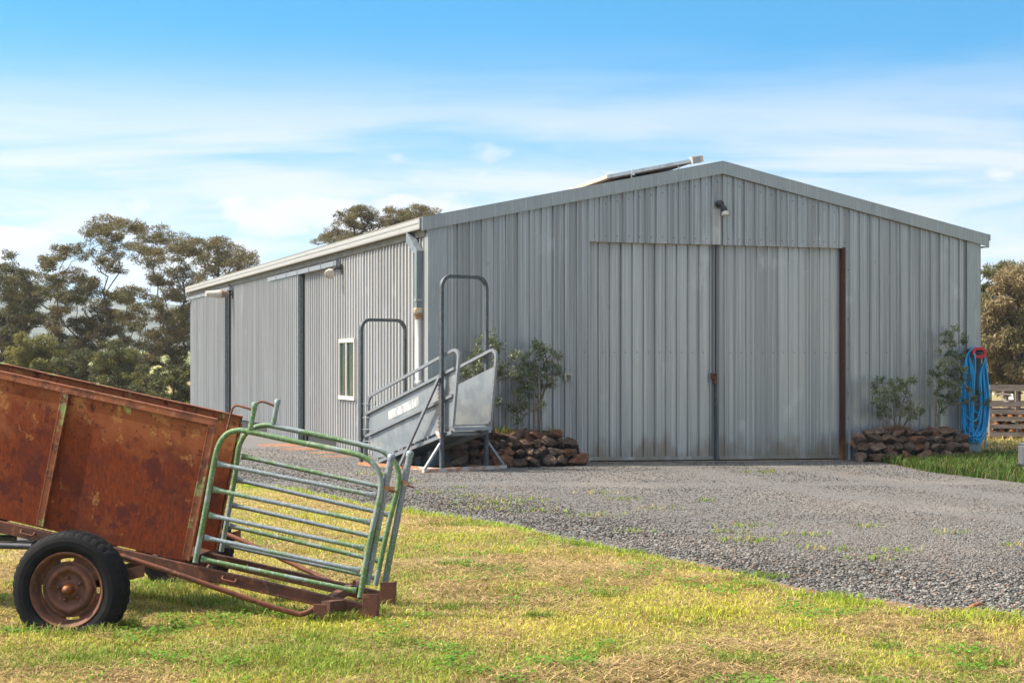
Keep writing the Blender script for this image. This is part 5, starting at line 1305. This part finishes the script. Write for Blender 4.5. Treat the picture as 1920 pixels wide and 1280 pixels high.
# ================================================================ HOSE
hp = SH.at(1835, 661, 'y', -.30); HO = Vector((hp.x, -.02, hp.z))
hang = put('hose_hanger', 'bright red plastic hose hanger on the right corner of the shed', 'hose hanger', HO)
def race(mb, y0, y1, a, b, t):          # racetrack ring: half width a, half height b, band t
    out = []; inn = []; n = 10
    for sx, st in ((1, -90), (-1, 90)):
        for k in range(n+1):
            an = math.radians(st+180*k/n); out.append((sx*(a-b)+b*math.cos(an), b*math.sin(an))); inn.append((sx*(a-b)+(b-t)*math.cos(an), (b-t)*math.sin(an)))
    m = len(out); Vv = [(x, y0, z) for x, z in out]+[(x, y0, z) for x, z in inn]+[(x, y1, z) for x, z in out]+[(x, y1, z) for x, z in inn]; Fc = []
    for i in range(m):
        j = (i+1) % m; Fc += [(i, j, m+j, m+i), (2*m+i, 2*m+j, 3*m+j, 3*m+i), (i, j, 2*m+j, 2*m+i), (m+i, m+j, 3*m+j, 3*m+i)]
    mb.add(Vv, Fc)
mb = MB(); race(mb, -.31, -.275, .145, .098, .056); mb.build('front_guard', M['red'], hang, bevel=.006)
mb = MB()
nA = 9; Vv = []
for k in range(nA+1):
    an = math.pi*k/nA; Vv += [(.09*math.cos(an), -.275, .02+.05*math.sin(an)), (.09*math.cos(an), -.02, .02+.05*math.sin(an))]
mb.add(Vv, [(2*k, 2*k+2, 2*k+3, 2*k+1) for k in range(nA)], True); mb.b2(-.07, .02, -.035, -.02, -.08, .06); mb.build('saddle', M['blackplastic'], hang)
hose = put('garden_hose', 'long blue hose hung in many loops over the red hanger', 'hose', HO)
r = random.Random(4); pts = []
def hl(u, v, y): q = SH.at(u, v, 'y', -.02+y); return Vector((q.x-HO.x, y, q.z-HO.z))
NL = 26
for k in range(NL):
    t = k/(NL-1); y = -.055-.19*((k*7) % NL)/NL
    ul = 1806+r.uniform(-3, 17); ur = 1849+r.uniform(-13, 5); vb = r.choice([775, 790, 802, 815, 823, 826, 828, 820]) + r.uniform(-6, 4)
    um = (ul+ur)/2+r.uniform(-4, 5); c0 = hl(1835+r.uniform(-3, 3), 651.5+r.uniform(-.5, 2.5), y)
    bend = r.uniform(-3, 3)
    lp = [c0, hl(1822+r.uniform(-1, 1), 655, y), hl(1813+.3*(ul-1806), 668, y-.01), hl(ul+4, 700, y-.02), hl(ul+bend, 745, y-.01), hl(ul+2, vb-22, y), hl(um-8, vb-4, y-.01), hl(um, vb, y-.01), hl(um+8, vb-5, y), hl(ur-2, vb-28, y+.005), hl(ur+bend*.5, 750, y), hl(ur-2, 705, y), hl(1846+r.uniform(-2, 2), 675, y), hl(1843+r.uniform(-1, 2), 659, y)]
    pts += lp
pts += [hl(1835, 652, -.2), hl(1826, 660, -.27), hl(1827, 664, -.33), hl(1828, 668, -.345), hl(1828.5, 690, -.33), hl(1827, 715, -.32), hl(1825, 760, -.30), hl(1824, 800, -.28), hl(1826, 830, -.27)]
mb = MB(); mb.tube(smooth(pts, 5), .0115, 8); mb.build('hose', M['hose'], hose)
mb = MB(); q = hl(1803.5, 0, -.05); mb.tube([hl(1804, 760, -.12), hl(1803, 785, -.12), hl(1803, 806, -.12)], .0135, 8); mb.tube([hl(1847, 800, -.12), hl(1847.5, 815, -.12), hl(1848, 838, -.12)], .0135, 8); mb.build('hose_end', M['hose'], hose)

# ================================================================ PALLETS, FIREWOOD, BINS ON THE RIGHT
YP = 36.0; x0 = P(1855, 770, YP).x; zb0 = 0.0; zt = P(1880, 722, YP).z; zb = P(1880, 818, YP).z
def pallet(name, label, x0, y, rz, h, wid, rows):
    o = thing(name, label, 'pallet', (x0, y, zb), rz)
    for k, xx in enumerate((.03, wid*.48, wid-.03)):
        MB().b2(xx-.025, xx+.025, 0.005, .105, 0, h).build('bearer', M['timber'], o)
    for i, (z0, z1) in enumerate(rows):
        MB().b2(0, wid, -.018, .004, z0, z1).build('board', M['timber'], o)
    for z0, z1 in ((0, .1), (h*.45, h*.55), (h-.1, h)): MB().b2(0, wid, .106, .126, z0, z1).build('board', M['timber'], o)
    return o
def rz_(v): return P(1880, v, YP).z-zb
rows = [(rz_(733), rz_(722)), (rz_(762), rz_(753)), (rz_(776), rz_(768)), (rz_(789), rz_(781)), (rz_(803), rz_(795)), (rz_(818), rz_(810))]
pallet('pallet', 'grey weathered timber pallet stood on edge in front of the firewood', x0, YP, -.04, rz_(722), 1.25, rows)
pallet('pallet', 'darker timber pallet standing behind the firewood stack', x0+.05, YP+1.05, .03, rz_(726), 1.25, [(a, b) for a, b in rows])
LW = Vector((x0+.06, YP+.55, zb)); r = random.Random(8)
nl_ = 0
LOGL = ['split log with bright orange end at the bottom left of the firewood stack', 'split log with orange end second from the bottom of the firewood stack', 'log with orange cut end in the middle of the firewood stack', 'log with orange cut end near the top of the firewood stack']
proto = None
for row in range(4):
    for c_ in range(5):
        rr = r.uniform(.055, .085); x = .09+c_*.20+(.08 if row % 2 else 0); z = .08+row*.155
        o = thing('firewood_log', 'rough split log with orange cut end stacked behind the front pallet', 'log', LW+Vector((x, r.uniform(-.08, .04), z)), r.uniform(-.15, .15), 'firewood logs stacked between the pallets')
        if proto is None:
            n = 12; mb = MB(); mb.tube([(0, -.30, 0), (0, .32, .01)], [.078, .074], n, cap=False); lb = mb.build('bark', M['logbark'], o)
            mb = MB(); mb.lathe([(.001, -.302), (.074, -.301), (.077, -.296)], n, 'y'); le = mb.build('cut_end', M['logend'], o); proto = (lb, le)
        else:
            for ch in proto:
                d = ch.copy(); C.collection.objects.link(d); d.parent = o
        o.scale = (rr/.075, 1, rr/.075)
q0, q1 = P(1862, 738, YP+.5), P(1893, 739, YP+.5)
o = thing('timber_board', 'bleached white board lying flat across the top of the firewood', 'board', q0)
mb = MB(); mb.beam((0, 0, 0), q1-q0, .16, .035); mb.beam(q1-q0+Vector((.02, 0, 0)), P(1896, 750, YP+.35)-q0, .10, .03); mb.build('plank', M['whiteboard'], o)
q0, q1 = P(1878, 747, YP+.45), P(1893, 756, YP+.4)
o = thing('timber_board', 'short bleached board slanting down behind the front pallet', 'board', q0)
mb = MB(); mb.beam((0, 0, 0), q1-q0, .14, .05); mb.build('plank', M['whiteboard'], o)

q = P(1925, 881, 24.8); o = thing('plastic_bin', 'grey plastic bin on a black base at the right edge of the yard', 'bin', (q.x+.045, 24.8, float(g(q.x, 24.8))), .1)
mb = MB(); mb.b2(-.125, .20, -.15, .15, .13, .42)
mb.build('body', M['greyplastic'], o, bevel=.02)
MB().b2(-.115, .20, -.155, .155, .421, .455).build('lid', M['greyplastic'], o, bevel=.012)
mb = MB(); mb.poly([(-.165, -.17, .145), (.23, -.17, .145), (.20, -.15, .0), (-.12, -.15, .0)], (0, .33, 0)); mb.build('base', M['blackplastic'], o, bevel=.015)
MB().b2(-.128, -.07, -.162, -.151, .165, .20).build('latch', M['pvc'], o, bevel=.005)
q = P(1878, 890, 23.7); o = thing('plastic_scrap', 'torn strip of black plastic edging lying where gravel meets grass', 'plastic', (q.x, q.y, float(g(q.x, q.y))))
mb = MB(); n = 14; Vv = []
for k in range(n+1):
    t = k/n; x = -.20+.42*t; y = .05*math.sin(t*5); hgt = .035+.018*math.sin(t*9+1); Vv += [(x, y-.05, .012), (x, y-.01, hgt), (x, y+.05, .02)]
mb.add(Vv, [(3*k+a, 3*k+3+a, 3*k+4+a, 3*k+1+a) for k in range(n) for a in (0, 1)], True); mb.build('strip', M['blackplastic'], o)
o.children[0].modifiers.new('thick', 'SOLIDIFY').thickness = .006
q = P(1788, 1141, EYE*F/(1143-HZ)); o = thing('bark_strip', 'curled strip of reddish bark on the gravel edge at the right', 'bark', (q.x*1.05+.0, q.y, .01), .4)
mb = MB(); mb.tube([(-.06, -.01, .005), (-.02, 0, .02), (.03, .005, .03), (.075, .0, .022)], [.010, .016, .014, .006], 6); mb.build('strip', layered('bark_piece', (.30, .13, .07), [dict(c=(.16, .07, .04), s=40, d=4, lo=.45, hi=.6)], rough=.9), o)

# ================================================================ TREES
WAT = [(0.133, 0.121, 0.041), (0.177, 0.145, 0.055), (0.101, 0.099, 0.034), (0.210, 0.157, 0.062), (0.152, 0.121, 0.049)]
YEL = [(0.180, 0.169, 0.034), (0.225, 0.195, 0.045), (0.120, 0.124, 0.030)]
DRK = [(0.083, 0.091, 0.031), (0.112, 0.114, 0.037), (0.143, 0.128, 0.044), (0.064, 0.073, 0.025)]
BRN = [(0.216, 0.157, 0.072), (0.270, 0.198, 0.100), (0.144, 0.126, 0.054), (0.180, 0.154, 0.064)]
def tree(name, label, cl, base, root, Y, rt, n, cols, ln=.105, wd=.033, crad=24, depth=1.4, sd=1, cat='tree', flat=.55, group=None, droop=0.0, twigs=6, mat='leaf', sat=1):
    r = random.Random(sd); R = np.random.default_rng(sd)
    b = P(base[0], base[1], Y); b.z = float(g(b.x, b.y)); o = thing(name, label, cat, b, 0, group)
    cen, rad = [], []; n = int(n*.82)
    cl = list(cl)+[(c[0]+r.uniform(-1, 1)*crad*1.1, c[1]+r.uniform(-.4, .9)*crad, .5) for c in cl for _ in range(sat)]
    for c in cl:
        u, v = c[:2]; k = c[2] if len(c) > 2 else 1.0
        yy = Y+r.uniform(-depth, depth); cen.append(P(u+r.uniform(-2, 2), v, yy)-b); rad.append(crad*k*r.uniform(.85, 1.2)/F*Y)
    rp = [Vector((0, 0, -.3))]+[P(u, v, Y+r.uniform(-.3, .3))-b for u, v in root]
    tg = [c-Vector((0, 0, q*.35)) for c, q in zip(cen, rad)]
    P_, par, rd, tips = grow(rp, tg, rt, .62, .11, .05, r, fork=1)
    # twigs fanning out inside every clump
    for t, in zip(tips):
        pass
    order = sorted(range(len(tg)), key=lambda i: (tg[i]-rp[0]).length)
    for ti, i in zip(tips, order):
        for k in range(twigs):
            d = Vector((r.gauss(0, 1), r.gauss(0, 1), abs(r.gauss(0, .8)))).normalized()*rad[i]*r.uniform(.6, .95)
            d.z *= .75; m0 = len(P_); P_.append(P_[ti]+d*.5+Vector((r.uniform(-.1, .1), r.uniform(-.1, .1), .05))*rad[i]); par.append(ti); rd.append(rd[ti]*.6)
            P_.append(P_[ti]+d); par.append(m0); rd.append(rd[ti]*.3)
    skeleton_mesh(P_, par, rd, 5).build('trunk', M['bark'], o, fix=False)
    leaf_mesh('crown', [tuple(c) for c in cen], rad, n, ln, wd, cols, M[mat], o, flat=flat, r=R, droop=droop)
    return o
_f = random.Random(77)
def fill(k, u0, u1, v0, v1): return [(_f.uniform(u0, u1), _f.uniform(v0, v1), _f.uniform(.6, .95)) for _ in range(k)]
CA = [(207, 417), (185, 430), (237, 425), (170, 445, .8), (255, 430, .8), (135, 462), (120, 480), (155, 475), (100, 492), (88, 492, .8), (70, 510, .8), (140, 520), (160, 530), (130, 540), (175, 542), (220, 480, .8), (205, 462, .8), (190, 485, .7), (225, 505, .7), (85, 530), (110, 580, .8), (75, 555), (188, 570), (205, 585, .8), (225, 560, .8), (125, 605), (162, 618), (210, 440), (148, 555), (172, 590), (232, 590), (98, 600), (120, 650), (150, 635), (140, 672), (162, 655), (185, 630), (108, 632)] + fill(26, 75, 240, 540, 690)
tree('wattle_tree', 'tallest open crowned wattle tree with spreading limbs left of the shed', CA, (160, 745), [(160, 700), (146, 640), (142, 600)], 74, .15, 640, WAT, sd=21, crad=28, depth=1.8)
CB = [(300, 435), (275, 445), (312, 445), (345, 452), (362, 460), (335, 467), (290, 467), (265, 460), (310, 485), (350, 472), (270, 485), (288, 500, .8), (350, 510), (332, 512), (365, 520), (310, 525), (295, 530, .8), (345, 530), (245, 555), (345, 550), (350, 580, .9), (332, 592, .8), (320, 605, .8), (338, 620), (275, 620, .8), (312, 630), (345, 642), (262, 642), (255, 600, .7), (285, 655), (300, 600, .6), (350, 605, .7), (332, 675), (350, 660), (312, 650), (250, 575, .8)] + fill(26, 235, 360, 540, 695)
tree('wattle_tree', 'wide wattle tree with low forked trunk right beside the far end of the shed', CB, (240, 742), [(245, 690), (258, 650), (266, 612)], 78, .14, 640, WAT, sd=33, crad=28, depth=1.8)
CC = [(15, 502, .6), (20, 478, .5), (45, 515, .8), (15, 522), (38, 530), (8, 542), (25, 560), (50, 555), (15, 580), (35, 585), (8, 600), (30, 617), (50, 605), (-20, 520), (-22, 560), (-18, 600), (10, 640), (-10, 650), (62, 580, .7), (35, 642), (-40, 540), (-45, 590), (5, 670), (25, 690), (-20, 690), (60, 535, .7), (78, 545, .6)] + fill(12, -30, 80, 520, 690)
tree('wattle_tree', 'dull brown wattle tree at the far left edge', CC, (8, 750), [(10, 700), (6, 660), (10, 625)], 70, .14, 760, DRK+WAT, sd=41, crad=30, depth=1.8)
CD = [(405, 455), (390, 467), (425, 465), (450, 475), (470, 490, .7), (400, 485), (425, 490), (400, 510), (445, 497), (380, 478, .8), (415, 470), (460, 482, .8), (385, 500), (375, 490, .7), (435, 480)]
tree('wattle_tree', 'rounded small wattle crown rising just above the shed gutter', CD, (415, 735), [(415, 640), (412, 560), (410, 520)], 86, .13, 620, WAT, sd=51, crad=26)
CE = [(675, 395), (648, 407), (700, 402), (665, 420), (635, 430), (610, 445, .7), (622, 450), (652, 440), (685, 425), (710, 420), (730, 400), (750, 397), (770, 397), (790, 395), (740, 415), (765, 410), (690, 398), (660, 400, .8), (640, 455), (668, 450), (700, 445), (730, 435), (780, 408), (805, 402)]
tree('gum_tree', 'broad dark tree crown showing behind the shed roof', CE, (705, 735), [(705, 620), (702, 520), (700, 470)], 92, .2, 720, WAT+BRN[2:], sd=61, crad=23)
CR1 = [(1875, 505), (1860, 520), (1888, 500, .8), (1855, 540), (1850, 510, .7), (1872, 540), (1846, 560), (1862, 575), (1850, 600), (1868, 610), (1845, 640)]
tree('gum_tree', 'pale green young tree right behind the right corner of the shed', CR1, (1852, 740), [(1853, 690), (1856, 640), (1860, 585)], 62, .09, 700, YEL+DRK, sd=71, crad=23)
CR2 = [(1910, 508), (1892, 525), (1920, 520), (1885, 555), (1915, 550), (1860, 570), (1848, 595), (1872, 595), (1897, 590), (1860, 620), (1885, 625), (1915, 612), (1872, 650), (1905, 640), (1860, 675), (1890, 675), (1915, 665), (1872, 700), (1910, 700), (1945, 520), (1950, 580), (1945, 650), (1900, 512), (1880, 575), (1930, 590), (1930, 630), (1850, 650), (1845, 690), (1895, 715), (1860, 715), (1930, 690), (1880, 640)]
tree('gum_tree', 'drooping brown leaved gum tree with dark trunk behind the pallets', CR2, (1907, 752), [(1906, 720), (1904, 680), (1902, 630)], 56, .13, 900, BRN, sd=81, crad=28, flat=.85, droop=1.0, ln=.16, wd=.04)
SF = [(38, 662), (62, 655), (50, 675), (85, 642, .9), (95, 662), (75, 680), (45, 635, .8), (30, 685), (58, 690), (90, 690), (70, 660)]
tree('wattle_bush', 'bright yellow green wattle bush in front of the trees at the left', SF, (62, 757), [(62, 720), (63, 695)], 64, .09, 800, YEL, sd=91, crad=22, cat='bush', depth=.8, flat=.75)
SG = [(205, 662), (225, 675), (195, 680), (240, 667), (220, 650), (210, 695), (235, 700), (250, 715), (220, 712), (275, 727), (255, 690), (185, 700), (200, 720)]
tree('wattle_bush', 'dense green wattle bush under the trees near the fence', SG, (222, 757), [(222, 730), (221, 700)], 66, .09, 800, DRK+YEL[:1], sd=95, crad=22, cat='bush', depth=.9, flat=.7)
SH_ = [(340, 745), (300, 722), (325, 715), (345, 705), (310, 745), (335, 725), (285, 748), (350, 730), (330, 690), (345, 688)]
tree('wattle_bush', 'low scrubby bush growing against the far corner of the shed', SH_, (325, 762), [(325, 750), (326, 735)], 60, .07, 700, DRK+YEL[2:], sd=99, crad=17, cat='bush', depth=.9, flat=.7)
SJ = [(262, 712), (285, 705), (310, 715), (275, 690, .7), (300, 695, .7), (320, 702), (255, 735), (290, 735)]
tree('wattle_bush', 'small pale bush growing between the green bush and the shed corner', SJ, (285, 760), [(285, 745), (286, 725)], 63, .06, 520, YEL+DRK, sd=111, crad=16, cat='bush', depth=.8, flat=.7)
SI = [(110, 690), (130, 700), (150, 690), (165, 705), (120, 675), (140, 715), (175, 690), (100, 710), (155, 668), (172, 672)]
tree('wattle_bush', 'dark shaded bush at the foot of the tallest wattle tree', SI, (138, 757), [(138, 735), (138, 715)], 68, .08, 700, DRK, sd=103, crad=20, cat='bush', depth=.9, flat=.75)
# far line of trees at the right of the shed, and beyond the paddock
FL = [(1850, 660), (1880, 655), (1910, 650), (1940, 655), (1865, 680), (1895, 680), (1925, 680), (1850, 700), (1880, 705), (1915, 705)]
tree('wattle_bush', 'olive green scrub filling the gap behind the hose and pallets', FL, (1890, 745), [(1890, 720), (1890, 700)], 72, .09, 800, DRK+BRN, sd=107, crad=24, cat='bush', depth=1.2, flat=.8)

# wire fence, shelter and earth mound beyond the trailer
fo = thing('wire_fence', 'pale wire fence posts standing under the trees beyond the trailer', 'fence', P(130, 735, 92))
fb = fo.location.copy(); fb.z = 0; fo.location = fb
mbw = MB()
for k in range(12):
    q = P(92+k*11.5, 700, 92); MB().b2(q.x-fb.x-.035, q.x-fb.x+.035, -.035, .035, -.2, 1.35).build('post', M['whiteboard'], fo)
for z in (.35, .7, 1.05, 1.3): mbw.tube([(P(92, 0, 92).x-fb.x, 0, z), (P(219, 0, 92).x-fb.x, 0, z)], .006, 4)
kind(mbw.build('wires', M['galv'], fo), 'stuff')
q = P(182, 700, 120); so = thing('small_shelter', 'tiny cream paddock shelter with pale roof beyond the fence', 'shelter', (q.x, q.y, 0))
zt_ = P(182, 692, 120).z; mb = MB(); mb.b2(-.38, .38, 0, 1.2, 0, zt_-.1); mb.build('walls', layered('cream_wall', (.42, .34, .16), [dict(c=(.26, .20, .09), s=3, d=4, lo=.45, hi=.6)], rough=.8), so); MB().b2(-.46, .5, -.15, 1.35, zt_-.098, zt_).build('roof', M['whiteboard'], so)
def mound(cx, cy, rx, ry, h, m):
    xs_ = np.linspace(cx-rx, cx+rx, 40); ys_ = np.linspace(cy-ry, cy+ry, 24)
    kind(grid_mesh('earth_mound', xs_, ys_, lambda x, y: -.1+h*sst(1-np.hypot((x-cx)/rx, (y-cy)/ry), 0, .8)*(.7+.6*fbm(x*.8, y*.8, 7, 3)), m), 'structure')
q = P(280, 690, 120); mound(q.x, 121, 2.6, 3, .75, M['edgesoil'])
q = P(70, 700, 100); mound(q.x, 101, 1.6, 2, 1.25, layered('hay', (.48, .33, .10), [dict(c=(.36, .24, .08), s=6, d=5, lo=.45, hi=.6)], rough=.95))

# ================================================================ AIR
hm = bpy.data.materials.new('haze'); hm.use_nodes = True
ht_ = hm.node_tree; ht_.nodes.remove(ht_.nodes['Principled BSDF'])
pv = ht_.nodes.new('ShaderNodeVolumePrincipled'); pv.inputs['Color'].default_value = (.80, .88, 1.0, 1); pv.inputs['Density'].default_value = 0.0003; pv.inputs['Anisotropy'].default_value = 0.2
ht_.links.new(pv.outputs[0], ht_.nodes['Material Output'].inputs['Volume'])
hz = MB().b2(-1700, 1700, -60, 2100, -8, 130).build('haze', hm); kind(hz, 'stuff')
hz.display_type = 'WIRE'
